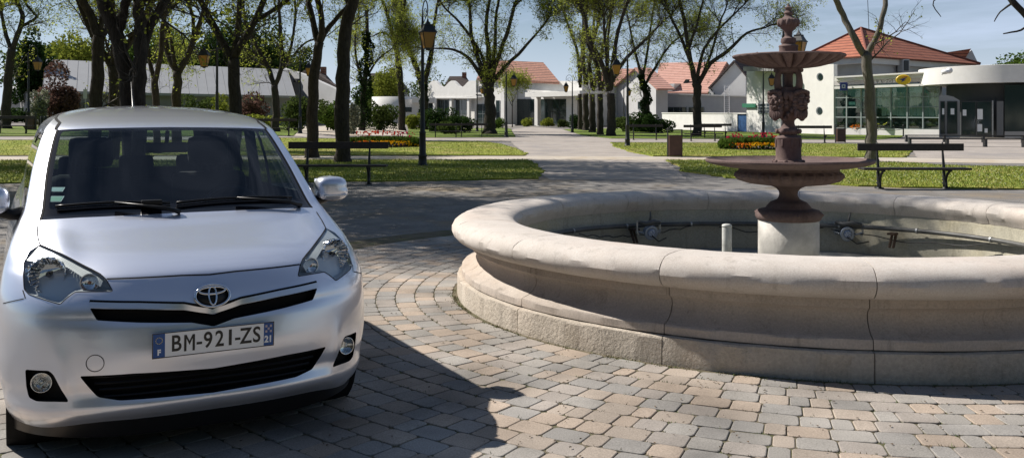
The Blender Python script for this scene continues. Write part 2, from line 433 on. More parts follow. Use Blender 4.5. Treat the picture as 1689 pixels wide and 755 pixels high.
PV, PF_, PC = [], [], []
r = 2.975; row = 0
while r < 6.6:
    w = 0.163; rm = r + w/2
    t = rs_.random() * 0.1; end = t + 2*PI
    while t < end - 0.02:
        ln = rs_.choice([.105, .15, .155, .19, .20, .205]); dt = ln / rm
        if end - t - dt < 0.02: dt = end - t
        tm = t + dt/2; x, y = FC[0] + rm*math.cos(tm), FC[1] + rm*math.sin(tm)
        if (rm < 5.45 or y < 6.9) and y > 2.2 and y < 12.3 and abs(x) < 8.5 and not (math.hypot(x-FC[0], y-FC[1]) > 5.0 and y > 10.2):
            tone = rs_.choice(TONES); k = rs_.uniform(.90, 1.10); tone = tuple(c*k for c in tone)
            g_ = 0.0024; ca, sa = math.cos(tm), math.sin(tm)
            hl, hw = ln/2*(dt*rm/ln) - g_, w/2 - g_; hl -= 0
            ch = 0.018 + rs_.random()*.012; tz = rs_.gauss(0, .0012); tilt = (rs_.gauss(0, .008), rs_.gauss(0, .008))
            b0 = len(PV)
            for ins_, zz in ((0, -.006), (.0008, .0070), (.0042, .0092)):
                a_, c_ = hl - ins_, hw - ins_; cc = max(ch - ins_*.3, .004)
                pts = [(a_-cc, -c_), (a_-cc*.3, -c_+cc*.3), (a_, -c_+cc), (a_, c_-cc), (a_-cc*.3, c_-cc*.3), (a_-cc, c_), (-a_+cc, c_), (-a_+cc*.3, c_-cc*.3), (-a_, c_-cc), (-a_, -c_+cc), (-a_+cc*.3, -c_+cc*.3), (-a_+cc, -c_)]
                for u, v in pts:      # u along the ring, v outwards
                    if u*v != 0: pass
                    rr = rm + v; ta = tm + u / rm
                    PV.append((FC[0] + rr*math.cos(ta), FC[1] + rr*math.sin(ta), zz + tz + u*tilt[0] + v*tilt[1]))
            for l in (0, 12):
                for i in range(12): PF_.append((b0+l+(i+1) % 12, b0+l+i, b0+l+12+i, b0+l+12+(i+1) % 12)); PC.append(tone)
            PF_.append(tuple(b0+24+i for i in range(12))[::-1]); PC.append(tone)
        t += dt
    r += w; row += 1
PFn = [f for f in PF_]
ps = mesh_obj('paving', PV, PFn, M_stone); tag(ps, kind='structure')
ca = ps.data.color_attributes.new('tone', 'FLOAT_COLOR', 'CORNER')
lt = np.empty(len(ps.data.polygons), dtype=np.int32); ps.data.polygons.foreach_get('loop_total', lt)
cc_ = np.repeat(np.c_[np.array(PC), np.ones(len(PC))], lt, axis=0); ca.data.foreach_set('color', cc_.reshape(-1).astype(np.float32))
# joint sand under the stones, a flat ring just above the ground sheet
M_joint = node_ground('joint_sand', (0.10, 0.085, 0.055), (0.20, 0.17, 0.12), 6.0, (0.07, 0.085, 0.03), speck=.8, bscale=260, patch=3)
jb = MB(); n = 120
jb.add([(FC[0] + 2.6*math.cos(2*PI*k/n), FC[1] + 2.6*math.sin(2*PI*k/n), .003) for k in range(n)] + [(FC[0] + 5.47*math.cos(2*PI*k/n), FC[1] + 5.47*math.sin(2*PI*k/n), .003) for k in range(n)],
       [(k, n+k, n+(k+1) % n, (k+1) % n) for k in range(n)])
k2 = 60; a_ = [R(178) + R(150)*k/k2 for k in range(k2+1)]
jb.add([(FC[0] + 5.46*math.cos(t), FC[1] + 5.46*math.sin(t), .0028) for t in a_] + [(FC[0] + 6.62*math.cos(t), min(FC[1] + 6.62*math.sin(t), 7.0), .0028) for t in a_], [(k, k+1, k2+2+k, k2+1+k) for k in range(k2)])
jo = jb.build('paving_bed', M_joint); tag(jo, kind='structure')
# moss and weeds in the joints and along the foot of the basin
wp = []
for _ in range(5200):
    if rs_.random() < .35: rr = 2.955 + abs(rs_.gauss(0, .035))
    else: rr = 2.975 + .163*rs_.randint(0, 14) + rs_.gauss(0, .004)
    t = rs_.uniform(-PI, 0.3); cl = math.sin(t*7+rr*3)+math.sin(t*17+rr*11)
    if cl < .2 and rs_.random() < .8: continue
    x, y = FC[0] + rr*math.cos(t), FC[1] + rr*math.sin(t)
    for _k in range(3): wp.append((x + rs_.gauss(0, .008), y + rs_.gauss(0, .008)))
blades('joint_weeds', np.array(wp), 0.014, 0.003, [mat('weed_green', (0.09, 0.13, 0.03), .8), mat('weed_dry', (0.2, 0.17, 0.09), .9)], lift=0.004)
# fallen catkins and leaf litter on the square
lp = []
b = MB()
for _ in range(2600):
    y = rs_.uniform(3.6, 20); x = rs_.uniform(-.56, .56) * y
    if math.hypot(x-FC[0], y-FC[1]) < 2.96: continue
    z = .014 if math.hypot(x-FC[0], y-FC[1]) < 5.45 else gh(x, y) + .006; s_ = rs_.uniform(.004, .013); a_ = rs_.uniform(0, 6.28)
    ca_, sa_ = math.cos(a_)*s_, math.sin(a_)*s_
    b.add([(x+ca_, y+sa_, z), (x-sa_*.5, y+ca_*.5, z+.005), (x-ca_, y-sa_, z+.001), (x+sa_*.5, y-ca_*.5, z+.003)], [(0, 1, 2, 3)])
o = b.build('leaf_litter', mat('litter_brown', (0.10, 0.065, 0.035), .9)); tag(o, kind='stuff')
# ================================================================== the fountain
def stone_mat(name, c1, c2, c3, rough_lo=True, bump=.5, bs=60, stain=(.12, .105, .09), bd=.006):
    m = bpy.data.materials.new(name); m.use_nodes = True; N, L = m.node_tree.nodes, m.node_tree.links; p = N['Principled BSDF']
    p.inputs['Roughness'].default_value = .88; p.inputs['Specular IOR Level'].default_value = .25
    tc = N.new('ShaderNodeTexCoord')
    def noise(s, d=6, r=.65, v=None):
        n = N.new('ShaderNodeTexNoise'); n.inputs['Scale'].default_value = s; n.inputs['Detail'].default_value = d; n.inputs['Roughness'].default_value = r
        L.new(v if v else tc.outputs['Object'], n.inputs['Vector']); return n
    def ramp(n, a, b, ca, cb):
        r = N.new('ShaderNodeValToRGB'); r.color_ramp.elements[0].position = a; r.color_ramp.elements[1].position = b
        r.color_ramp.elements[0].color = (*ca, 1); r.color_ramp.elements[1].color = (*cb, 1); L.new(n.outputs['Fac'], r.inputs['Fac']); return r
    base = ramp(noise(1.7, 8, .7), .35, .65, c1, c2)
    warm = N.new('ShaderNodeMix'); warm.data_type = 'RGBA'; rr = ramp(noise(.9, 4), .48, .68, (0, 0, 0), (.7, .7, .7)); L.new(rr.outputs['Color'], warm.inputs['Factor']); L.new(base.outputs['Color'], warm.inputs['A']); warm.inputs['B'].default_value = (*c3, 1)
    # vertical weather streaks
    mp = N.new('ShaderNodeMapping'); mp.inputs['Scale'].default_value = (5, 5, .6); L.new(tc.outputs['Object'], mp.inputs['Vector'])
    st = ramp(noise(2.0, 7, .75, mp.outputs['Vector']), .54, .74, (0, 0, 0), (.6, .6, .6))
    mx = N.new('ShaderNodeMix'); mx.data_type = 'RGBA'; L.new(st.outputs['Color'], mx.inputs['Factor']); L.new(warm.outputs['Result'], mx.inputs['A']); mx.inputs['B'].default_value = (*stain, 1)
    sp = N.new('ShaderNodeMix'); sp.data_type = 'RGBA'; sp.blend_type = 'OVERLAY'; sp.inputs['Factor'].default_value = .45; nf = noise(bs, 5, .7); L.new(mx.outputs['Result'], sp.inputs['A']); L.new(nf.outputs['Fac'], sp.inputs['B'])
    # small black lichen dots
    dk = ramp(noise(14, 6, .8), .68, .78, (0, 0, 0), (.75, .75, .75)); m2 = N.new('ShaderNodeMix'); m2.data_type = 'RGBA'; L.new(dk.outputs['Color'], m2.inputs['Factor']); L.new(sp.outputs['Result'], m2.inputs['A']); m2.inputs['B'].default_value = (*[c*.5 for c in stain], 1)
    L.new(m2.outputs['Result'], p.inputs['Base Color'])
    b = N.new('ShaderNodeBump'); b.inputs['Strength'].default_value = bump; b.inputs['Distance'].default_value = bd; L.new(nf.outputs['Fac'], b.inputs['Height']); L.new(b.outputs['Normal'], p.inputs['Normal'])
    return m
M_lime = stone_mat('limestone', (.53, .48, .43), (.63, .58, .53), (.56, .475, .41), bump=.35, bs=110, bd=.004, stain=(.26, .235, .20))
M_limer = stone_mat('rough_limestone', (.46, .405, .335), (.57, .51, .435), (.50, .40, .31), bump=1.0, bs=42, bd=.012, stain=(.24, .215, .18))
M_limew = stone_mat('weathered_limestone', (.42, .365, .315), (.52, .46, .405), (.48, .38, .30), bump=.4, bs=80, bd=.005, stain=(.14, .125, .105))
M_wall_in = stone_mat('stained_basin_wall', (.36, .34, .27), (.46, .43, .34), (.42, .36, .20), bump=.4, bs=50, stain=(.13, .12, .09))
M_iron = stone_mat('brown_cast_iron', (.122, .084, .077), (.18, .127, .117), (.20, .148, .135), bump=.35, bs=45, bd=.003, stain=(.055, .038, .038))
M_pipe = mat('grey_pipe', (.085, .085, .08), .5, var=.4, vscale=6)
M_cable = mat('black_cable', (.012, .012, .012), .5)
M_galv = mat('galvanised', (.35, .36, .36), .45, metal=.6, var=.3, vscale=20)
M_plas = mat('pedestal_paint', (.58, .555, .51), .8, bump=.3, bscale=60, var=.25, vscale=5)
fo = empty('fountain', (FC[0], FC[1], 0), 0, 'round stone fountain basin with a two tiered brown cast iron centrepiece, standing dry', 'fountain')
CR = .673
wall_prof = [(2.60,-.05),(2.935,-.05),(2.935,.160),(2.930,.172),(2.905,.178),(2.900,.186),(2.900,.232),(2.893,.243),(2.872,.250),
             (2.835,.262),(2.800,.285),(2.775,.315),(2.765,.345),(2.768,.372),(2.785,.395),(2.812,.408),(2.818,.412),(2.818,.462),(2.825,.468),(2.60,.468)]
cop_prof = [(2.46,.470),(2.868,.470),(2.905,.480),(2.945,.500),(2.972,.528),(2.984,.560),(2.980,.592),(2.962,.620),(2.932,.643),(2.89,.660),(2.82,.670),(2.70,.673),(2.58,.671),(2.50,.662),(2.455,.645),(2.425,.618),(2.412,.585),(2.418,.548),(2.440,.515),(2.46,.470)]
def arc_block(prof, t0, t1, n, seed=0, chip=.0):
    vs, fs = [], []; P = prof[:-1] if prof[0] == prof[-1] else prof; m = len(P); rg_ = random.Random(seed)
    cr_, cz_ = sum(p[0] for p in P)/m, sum(p[1] for p in P)/m
    for i in range(n+1):
        t = t0 + (t1-t0)*i/n; k = 1.0
        if i in (0, n): k = .988
        for j, (r_, z_) in enumerate(P):
            rr, zz = cr_ + (r_-cr_)*k, cz_ + (z_-cz_)*k
            w_ = .0025*math.sin(t*31+j*1.7+seed) + .0015*math.sin(t*83+j*.9)
            vs.append(((rr+w_*chip)*math.cos(t), (rr+w_*chip)*math.sin(t), zz + w_*chip*.4))
    for i in range(n):
        for j in range(m): fs.append((i*m+j, i*m+(j+1) % m, (i+1)*m+(j+1) % m, (i+1)*m+j))
    fs.append(tuple(range(m))); fs.append(tuple((n*m+j) for j in range(m))[::-1])
    return vs, fs
J0 = R(-97.5)
for k in range(15):
    a0, a1 = J0 + R(24)*k, J0 + R(24)*(k+1); gp = .0010
    v, f = arc_block(cop_prof, a0+gp, a1-gp, 26, k, 1.0); o = mesh_obj('coping_stone', v, f, M_lime, fo); auto_smooth(o, 32)
    # split the wall block by its finish: rough foot and dressed upper part
    foot = [(2.60,-.05),(2.935,-.05),(2.935,.160),(2.930,.172),(2.905,.178),(2.60,.178)]
    up = [(2.60,.181)] + [p for p in wall_prof if p[1] > .18][0:-1] + [(2.60,.468)]
    v, f = arc_block(foot, a0+gp, a1-gp, 26, k+40, 1.0); o = mesh_obj('foot_stone', v, f, M_limer, fo); auto_smooth(o, 32)
    v, f = arc_block(up, a0+gp, a1-gp, 26, k+80, .6); o = mesh_obj('wall_stone', v, f, M_limew, fo); auto_smooth(o, 32)
b = MB(); b.lathe([(2.74,-.04),(2.74,.47),(2.47,.469),(2.47,-.04)], 96); b.build('joint_mortar', mat('mortar', (.17,.15,.125), .95), fo)
# inside: wall, ledge, floor
b = MB(); n = 120
prof = [(2.468,.475),(2.45,.44),(2.445,.36),(2.43,.355),(2.425,.02)]
vs = [(r_*math.cos(2*PI*k/n), r_*math.sin(2*PI*k/n), z_) for r_, z_ in prof for k in range(n)]
b.add(vs, [(i*n+(k+1) % n, i*n+k, (i+1)*n+k, (i+1)*n+(k+1) % n) for i in range(4) for k in range(n)])
b.build('inner_wall', M_wall_in, fo, True)
b = MB(); b.add([(0,0,.03)] + [(2.44*math.cos(2*PI*k/n), 2.44*math.sin(2*PI*k/n), .03) for k in range(n)], [(0, 1+k, 1+(k+1) % n) for k in range(n)])
b.build('basin_floor', stone_mat('basin_floor_stone', (.22,.22,.20), (.36,.35,.31), (.30,.28,.20), bump=.4, stain=(.10,.10,.09)), fo)
# supply pipe round the wall with clips
pb = MB(); pts = [(2.37*math.cos(t), 2.37*math.sin(t), .325 + .012*math.sin(3*t)) for t in np.linspace(R(-10), R(250), 110)]
pb.tube(pts, .024, 10); pipe = pb.build('supply_pipe', M_pipe, fo, True)
b = MB()
for t in np.linspace(R(0), R(240), 13):
    M = Matrix.Rotation(t, 4, 'Z') @ Matrix.Translation((2.37, 0, .325 + .012*math.sin(3*t))) @ Matrix.Rotation(PI/2, 4, 'X')
    b.lathe([(.027,-.01),(.029,-.01),(.029,.01),(.027,.01)], 14, M=M)
b.build('pipe_clip', M_galv, pipe)
for (t0, t1, s_) in ((20, 62, 1), (64, 92, 2), (100, 138, 3), (150, 176, 4)):
    b = MB(); b.tube([(2.35*math.cos(R(t)), 2.35*math.sin(R(t)), .29 - .075*math.sin(PI*(t-t0)/(t1-t0)) + .012*math.sin(t*s_*.4)) for t in np.linspace(t0, t1, 24)], .0055, 6)
    b.build('cable', M_cable, fo, True)
# sloping stone brackets and wall hooks
for t in (46, 118):
    b = MB(); M = Matrix.Rotation(R(t), 4, 'Z') @ Matrix.Translation((2.33, 0, .2))
    b.tube([(.05, -.02, .08), (-.03, -.02, -.06)], .014, 6, M=M); b.tube([(.05, .02, .08), (-.03, .02, -.06)], .014, 6, M=M); b.box(-.05, .06, -.04, .04, .075, .095, M=M)
    b.build('wall_bracket', mat('rusty_iron', (.09,.055,.035), .85, var=.4, vscale=30), fo)
# two underwater floodlights on brackets (placed where they hang, facing the centre)
M_ledface = mat('led_face', (.50,.56,.68), .25); M_lamprim = mat('lamp_rim', (.30,.34,.40), .4, metal=.3)
def flood(px, py, dep, aim):
    p = at(px, py, dep); L = Vector((p.x - FC[0], p.y - FC[1], p.z))
    fl = empty('floodlight', (0, 0, 0), 0); fl.parent = fo; fl.location = L
    M = aim.to_track_quat('Z', 'Y').to_matrix().to_4x4()
    b = MB(); b.lathe([(.02,-.10),(.055,-.09),(.062,-.03),(.078,-.012),(.080,.006),(.074,.012),(.050,.004),(.001,.004)], 32, M=M)
    b.build('housing', M_lamprim, fl, True)
    b = MB(); b.lathe([(.001,.0075),(.048,.0070)], 24, M=M)
    for k in range(9):
        a_ = 2*PI*k/8; r_ = .030 if k < 8 else 0; b.lathe([(.010,.008),(.009,.013),(.001,.014)], 10, M=M @ Matrix.Translation((r_*math.cos(a_), r_*math.sin(a_), 0)))
    b.build('led_panel', M_ledface, fl, True)
    out = Vector((L.x, L.y, 0)).normalized(); tn = Vector((-out.y, out.x, 0))
    b = MB()
    for s_ in (-1, 1):
        q = out*.05 + tn*s_*.15; b.tube([q + Vector((0,0,.13)), q + Vector((0,0,.02)), q*.9 + Vector((0,0,-.02))], .013, 6); b.tube([q + Vector((0,0,.02)), tn*s_*.085], .010, 6)
    b.tube([out*.045 - tn*.135, out*.045 + tn*.135], .009, 6); b.build('bracket', M_galv, fl)
    b = MB(); b.tube([out*.04 - tn*.14 + Vector((0,0,.10)), out*.02 - tn*.05 + Vector((0,0,.12)), out*.02 + tn*.05 + Vector((0,0,.10)), out*.04 + tn*.13 + Vector((0,0,.12))], [.022,.030,.028,.02], 8)
    b.tube([out*.03 + Vector((0,0,.1)), out*.03 + Vector((.01,0,.17)), out*.05 + Vector((.02,0,.23))], [.02,.012,.008], 6); b.build('valve', M_pipe, fl, True)
    b = MB(); b.tube([-out*.02 + Vector((0,0,-.03)), tn*(-.10) + Vector((0,0,-.10)), tn*(-.22) + out*.03 + Vector((0,0,-.07))], .007, 6); b.build('lead', M_cable, fl, True)
flood(1074, 384, 10.05, Vector((.35, -.95, -.15))); flood(1398, 386, 10.1, Vector((.02, -1, -.05)))
# stub of white pipe and the pedestal
p = at(1199, 390, 7.6)
b = MB(); M = Matrix.Translation((p.x-FC[0], p.y-FC[1], 0)); b.lathe([(.040,.03),(.040,.615),(.038,.62),(.042,.622),(.040,.638),(.02,.645),(.001,.645)], 20, M=M); b.build('pipe_stub', mat('stub_paint', (.50,.51,.48), .6, var=.3, vscale=14), fo, True)
b = MB(); b.lathe([(.262,.03),(.262,.628),(.255,.632)], 56); b.build('pedestal', M_plas, fo, True)

S_ = 185.7
def zy(y): return CAM_H + (HOR - y) / S_
def iron(name, prof, n=64, mod=None, smooth=True):
    b = MB(); b.lathe([(w/S_, zy(y)) for w, y in prof], n, mod=mod); o = b.build(name, M_iron, fo); auto_smooth(o, 40) if smooth else None; return o
iron('base_moulding', [(46,364),(51,361),(53.5,356),(53,351),(49,346),(43,344.5),(37,343),(35,340),(31,335),(29,333),(24,331),(18,328),(15.5,324),(14.5,320),(15.5,315),(20,310),(27,307),(33,305.5),(34.5,303.5),(33,301)])
# scrolls and bosses on the base moulding
b = MB()
for k in range(6):
    t = 2*PI*k/6 + .5
    M = Matrix.Rotation(t, 4, 'Z') @ Matrix.Translation((.262, 0, zy(352))); b.ellipsoid((0,0,0), (.035,.055,.030), M=M, n=14, k=8); b.ellipsoid((.03,0,0), (.014,.014,.014), M=M, n=10, k=6)
b.build('scroll_boss', M_iron, fo, True)
def gad(i, r_, z_, t):
    k = 0.5 - 0.5*abs(math.cos(14*t)); 
    g_ = [0,0,1,1,1,.8,.2,0,0,0,0,0,0,0][i] if i < 14 else 0
    return (r_ * (1 - .07*g_*(1-abs(math.sin(14*t)))), z_)
iron('lower_bowl_body', [(30,303),(45,304.5),(66,302),(82,297),(88,291),(87,286),(82,282.5),(80,281),(80,276),(84,273),(80,270),(20,270)], 168, gad)
iron('lower_basin', [(30,271),(78,277.5),(100,275.5),(124,271),(131,268.5),(134,266.5),(134.5,264.0),(133,261.8),(131,261.8),(128,264.5),(100,268),(60,270),(30,270.5)], 96)
iron('lower_drum', [(24,269),(24.5,266),(21.5,264),(21,262),(20.4,260),(20.4,229),(21.2,228),(21,226.5),(17,224),(14,222),(17,220),(18.5,217),(17.5,213.5),(13,211.5),(11,208),(9.5,203),(10,198)], 40)
b = MB()
for k in range(8):
    t = 2*PI*k/8; M = Matrix.Rotation(t, 4, 'Z'); b.box(20.0/S_, 21.8/S_, -.010, .010, zy(242), zy(230), M=M, bev=.002)
    b.ellipsoid((19.0/S_, 0, zy(216.5)), (.016,.026,.022), M=M, n=10, k=6); b.ellipsoid((24/S_, 0, zy(266)), (.016,.022,.016), M=Matrix.Rotation(t+.3, 4, 'Z'), n=8, k=5)
b.build('drum_ornament', M_iron, fo, True)
iron('mask_vase', [(10,199),(14,195),(19,189),(23,181),(25,172),(26,162),(26,155),(24,150),(21,147),(19,144)], 56)
# four bearded masks round the vase
def mask_bm():
    b = MB(); rg_ = random.Random(4)
    b.ellipsoid((0,0,.0), (.055,.062,.085), 18, 14)
    b.ellipsoid((.055,0,-.005), (.020,.013,.030), 10, 8); b.ellipsoid((.048,0,-.016), (.022,.020,.012), 10, 6)          # nose
    for s_ in (-1, 1):
        b.ellipsoid((.046,s_*.024,.030), (.018,.020,.009), 10, 6); b.ellipsoid((.040,s_*.030,-.012), (.020,.018,.018), 10, 6)      # brow, cheek
        b.ellipsoid((.046,s_*.022,.016), (.012,.011,.008), 8, 5)
        for q in range(6): b.ellipsoid((.015+rg_.uniform(-.01,.02),s_*(.055+.008*math.sin(q)),.06-.028*q), (.022,.018,.020), 8, 6)   # hair locks
        b.ellipsoid((.050,s_*.018,-.040), (.014,.022,.009), 8, 5)                                                                  # moustache
        b.ellipsoid((.00,s_*.085,.045), (.022,.022,.035), 10, 6)
    b.ellipsoid((.046,0,-.052), (.012,.014,.006), 8, 5)
    for q in range(9):
        b.ellipsoid((.038-.004*abs(q-4),(q-4)*.014,-.085-.030*(1-abs(q-4)/5)), (.016,.009,.038), 8, 6)     # beard
    for q in range(7): b.ellipsoid((.035,(q-3)*.019,.068+.012*math.cos((q-3)*.5)), (.022,.013,.018), 8, 6)      # fringe
    return b
mk = mask_bm()
for k in range(4):
    t = R(-70) + k*PI/2 + R(8); M = Matrix.Rotation(t, 4, 'Z') @ Matrix.Translation((.125, 0, zy(168))) @ Matrix.Scale(1.12, 4)
    b = MB(); b.add(mk.v, mk.f, 0, M); b.build('lion_mask' if False else 'bearded_mask', M_iron, fo, True)
for k in range(4):
    b = MB(); t = R(-70) + k*PI/2 + R(53); M = Matrix.Rotation(t, 4, 'Z')
    for q in range(7):
        b.ellipsoid((.150-.006*q,.03*math.sin(q*1.9),zy(160)-.035*q+.02), (.026,.030-.002*q,.026), M=M, n=8, k=6)
    b.tube([(.13,0,zy(186)), (.12,.0,zy(192)), (.11,0,zy(198))], [.02,.016,.006], 6, M=M)
    b.build('fruit_garland', M_iron, fo, True)
# four scrolled handles with light between them, slim core
b = MB(); b.lathe([(9/S_, zy(150)), (7/S_, zy(140)), (7/S_, zy(125)), (10/S_, zy(116))], 20)
b.build('inner_core', M_iron, fo, True)
for k in range(4):
    t = R(-70) + k*PI/2 + R(8); M = Matrix.Rotation(t, 4, 'Z'); b = MB()
    b.tube([(.07,0,zy(150)), (.125,0,zy(146)), (.132,0,zy(136)), (.128,0,zy(126)), (.115,0,zy(119)), (.07,0,zy(116))], [.03,.034,.03,.026,.026,.03], 10, M=M)
    b.build('handle', M_iron, fo, True)
iron('collar', [(15,150),(22,148),(20,145),(12,144)], 40)
iron('upper_collar', [(18,121),(23,119),(24,116),(23,113),(22,111.5)], 48)
def gad2(i, r_, z_, t):
    g_ = [0,.3,1,1,1,1,.6,0,0,0,0][i] if i < 11 else 0
    k = (1-abs(math.sin(13*t+2.0*r_)))**2.2
    return (r_ * (1 - .05*g_*k), z_ + .05*g_*k)
iron('upper_basin', [(22,113),(34,112.5),(50,110.5),(66,106.5),(78,102),(85,98.5),(88,96),(90,94.5),(90.5,92.5),(89,91),(86,92),(60,96),(30,97),(15,97)], 240, gad2)
iron('upper_block', [(22,97),(16,95),(15,93),(15,79),(16,77),(15,75),(12,74),(10.5,73),(12.5,70),(12,64),(8,62),(6,60),(6,56),(7,52),(11,48),(16,42),(17.5,38),(17.5,34),(15,31.5),(11,31),(9,29),(6,27),(6,24),(7.5,22),(6,19),(4,18),(6,15.5),(6.5,13),(3.5,11.5),(3,10),(1.5,8),(.4,5)], 40)
b = MB()
for k in range(10): b.ellipsoid((16/S_,0,zy(38)), (.016,.024,.034), M=Matrix.Rotation(2*PI*k/10, 4, 'Z'), n=8, k=6)
b.build('bulb_ornament', M_iron, fo, True)
# ================================================================== the parked car
M_paint = mat('silver_paint', (0.74, 0.77, 0.86), rough=0.32, metal=0.72, coat=1.0, inner=(0.02, 0.02, 0.022))
M_blackpl = mat('black_plastic', (0.010, 0.010, 0.011), rough=0.35, spec=0.3)
M_blackmat = mat('black_matt', (0.008, 0.008, 0.009), rough=0.85, spec=0.2)
M_chrome = mat('chrome', (0.75, 0.76, 0.78), rough=0.08, metal=1.0)
M_silver = mat('satin_silver', (0.72, 0.74, 0.78), rough=0.3, metal=0.8)
M_glassw = glass_mat('car_glass', (0.66, 0.74, 0.74), ior=1.5)
M_glassd = glass_mat('car_side_glass', (0.42, 0.48, 0.48), ior=1.5)
M_lens = glass_mat('lamp_lens', (0.86, 0.88, 0.88), ior=1.45)
M_lamphouse = mat('lamp_housing', (0.62, 0.66, 0.70), rough=0.35, metal=0.35)
M_white = mat('plate_white', (0.88, 0.89, 0.90), rough=0.35)
M_black = mat('plate_black', (0.01, 0.01, 0.01), rough=0.4)
M_eublue = mat('plate_blue', (0.01, 0.08, 0.30), rough=0.35)
M_tyre = mat('tyre_rubber', (0.010, 0.010, 0.010), rough=0.8)
M_seat = mat('seat_cloth', (0.012, 0.013, 0.016), rough=0.9)
M_amber = mat('bulb_amber', (0.55, 0.22, 0.08), rough=0.3)

PSI = R(28.17)
car = empty('parked_car', (-1.320, 4.064, 0.0), PSI, None, 'car')
car['label'] = 'silver compact five door car parked on the paving to the left of the fountain'
carM = Matrix.Translation((-1.320, 4.064, 0.0)) @ Matrix.Rotation(PSI, 4, 'Z')

# rows of the body: height, nose, half width, corner depth, tail, (all metres, nose measured back from the number plate)
ROWS = [(.205,.085,.800,.44,3.86),(.24,.05,.815,.44,3.89),(.30,.03,.826,.45,3.92),(.37,.020,.842,.46,3.94),(.47,.012,.8475,.46,3.95),
        (.56,.012,.8475,.46,3.95),(.64,.022,.8475,.46,3.95),(.71,.045,.845,.46,3.94),(.77,.08,.838,.47,3.93),(.83,.135,.827,.48,3.92),
        (.885,.26,.812,.43,3.92),(.935,.42,.795,.37,3.91),(.98,.565,.775,.30,3.91),(1.01,.65,.762,.26,3.91),(1.035,.72,.750,.23,3.90),
        (1.07,.785,.738,.21,3.89),(1.15,.92,.722,.20,3.86),(1.25,1.08,.702,.20,3.81),(1.35,1.235,.675,.20,3.75),(1.42,1.345,.652,.20,3.70),
        (1.465,1.425,.630,.20,3.65),(1.50,1.53,.600,.22,3.58),(1.53,1.67,.560,.26,3.48),(1.56,1.88,.49,.32,3.34),(1.583,2.12,.38,.36,3.12),(1.597,2.38,.24,.34,2.9),(1.602,2.52,.13,.15,2.8)]
ROWS = np.array(ROWS)
# smooth the rows by a Catmull-Rom over the length of the centre line
_cl = np.concatenate([[0], np.cumsum(np.hypot(np.diff(ROWS[:,0]), np.diff(ROWS[:,1])))])
SMAX = _cl[-1]
def _slopes(x, y):
    d = np.diff(y) / np.diff(x)
    m = np.empty_like(y); m[0] = d[0]; m[-1] = d[-1]
    for i in range(1, len(y) - 1):
        h0, h1 = x[i]-x[i-1], x[i+1]-x[i]
        if d[i-1]*d[i] <= 0: m[i] = 0.5*(d[i-1]+d[i]) * 0.3
        else: m[i] = (h0+h1) / ((h0) / d[i-1] + (h1) / d[i]) if True else 0
    return m
_M = [_slopes(_cl, ROWS[:, k]) for k in range(5)]
def row_at(S):
    S = np.clip(S, 0, SMAX); i = np.clip(np.searchsorted(_cl, S, side='right') - 1, 0, len(_cl) - 2)
    h = _cl[i+1] - _cl[i]; t = (S - _cl[i]) / h
    out = []
    for k in range(5):
        y0, y1, m0, m1 = ROWS[i, k], ROWS[i+1, k], _M[k][i], _M[k][i+1]
        out.append((2*t**3-3*t**2+1)*y0 + (t**3-2*t**2+t)*h*m0 + (-2*t**3+3*t**2)*y1 + (t**3-t**2)*h*m1)
    return out
# arc-length table of the corner curve  u = lateral/W, w = depth/D
_th = np.linspace(0, PI/2, 4001); _u = np.sin(_th)**(2/3.0); _w = 1 - np.cos(_th)**(4/3.0)
_s = np.concatenate([[0], np.cumsum(np.hypot(np.diff(_u*0.84), np.diff(_w*0.46)))])
A1 = float(_s[-1]); FL = 2.55; A2 = A1 + FL; A3 = A2 + A1
def body(A, S):
    """surface of the body at girth A (0 at the nose, signed left/right) and centre-line length S"""
    A = np.asarray(A, float); S = np.asarray(S, float)
    z, L0, W, D, L1 = row_at(S)
    a = np.abs(A)
    u = np.interp(a, _s, _u); w = np.interp(a, _s, _w)
    DR = D * 0.6
    fr = np.clip((a - A1) / FL, 0, 1)
    ar = np.clip(A3 - a, 0, A1)
    ur = np.interp(ar, _s, _u); wr = np.interp(ar, _s, _w)
    x = np.where(a <= A1, u * W, np.where(a <= A2, W, ur * W))
    y = np.where(a <= A1, L0 + D * w, np.where(a <= A2, L0 + D + fr * (L1 - DR - L0 - D), L1 - DR * wr))
    # sculpting: waist barrel, bumper relief, shoulder
    sgn = np.sign(A)
    xs = x * sgn
    front = np.clip(1 - a / A1, 0, 1)
    fr_mask = (a <= A1 * 1.0)
    def bump(c, wd, v): return np.exp(-((v - c) / wd) ** 2)
    dy = np.zeros_like(y)
    ax = np.abs(x)
    # lip under the lower grille pushed forward, hollow of the grille, hollows by the fog lamps
    dy -= 0.022 * bump(0.27, 0.035, z) * (a < A1)
    dy += 0.016 * bump(0.345, 0.03, z) * bump(0.0, 0.62, ax)
    dy -= 0.012 * bump(0.50, 0.06, z) * bump(0, 0.7, ax)
    dy += 0.014 * bump(0.655, 0.022, z) * bump(0, 0.55, ax)
    # the vertical crease that runs down outboard of the grille
    dy -= 0.018 * bump(0.60 + 0.18 * (z - 0.45), 0.035, ax) * bump(0.40, 0.11, z)
    y = y + dy * (a < A1)
    # the lower edge dips towards the wheels
    z = z - 0.035 * bump(0.70, 0.16, ax) * np.clip((0.33 - z) / 0.12, 0, 1) * (a < A1)
    # fender crease and hood centre relief
    z = z + 0.012 * bump(0.60, 0.07, ax) * bump(0.92, 0.07, z) * (a < A1)
    return np.stack([xs, y, z], -1)
def body_n(A, S, e=1e-3):
    A = np.asarray(A, float); S = np.asarray(S, float)
    d1 = body(A + e, S) - body(A - e, S); d2 = body(A, np.minimum(S + e, SMAX)) - body(A, np.maximum(S - e, 0))
    n = np.cross(d1, d2); l = np.linalg.norm(n, axis=-1, keepdims=True); l[l < 1e-12] = 1
    return n / l

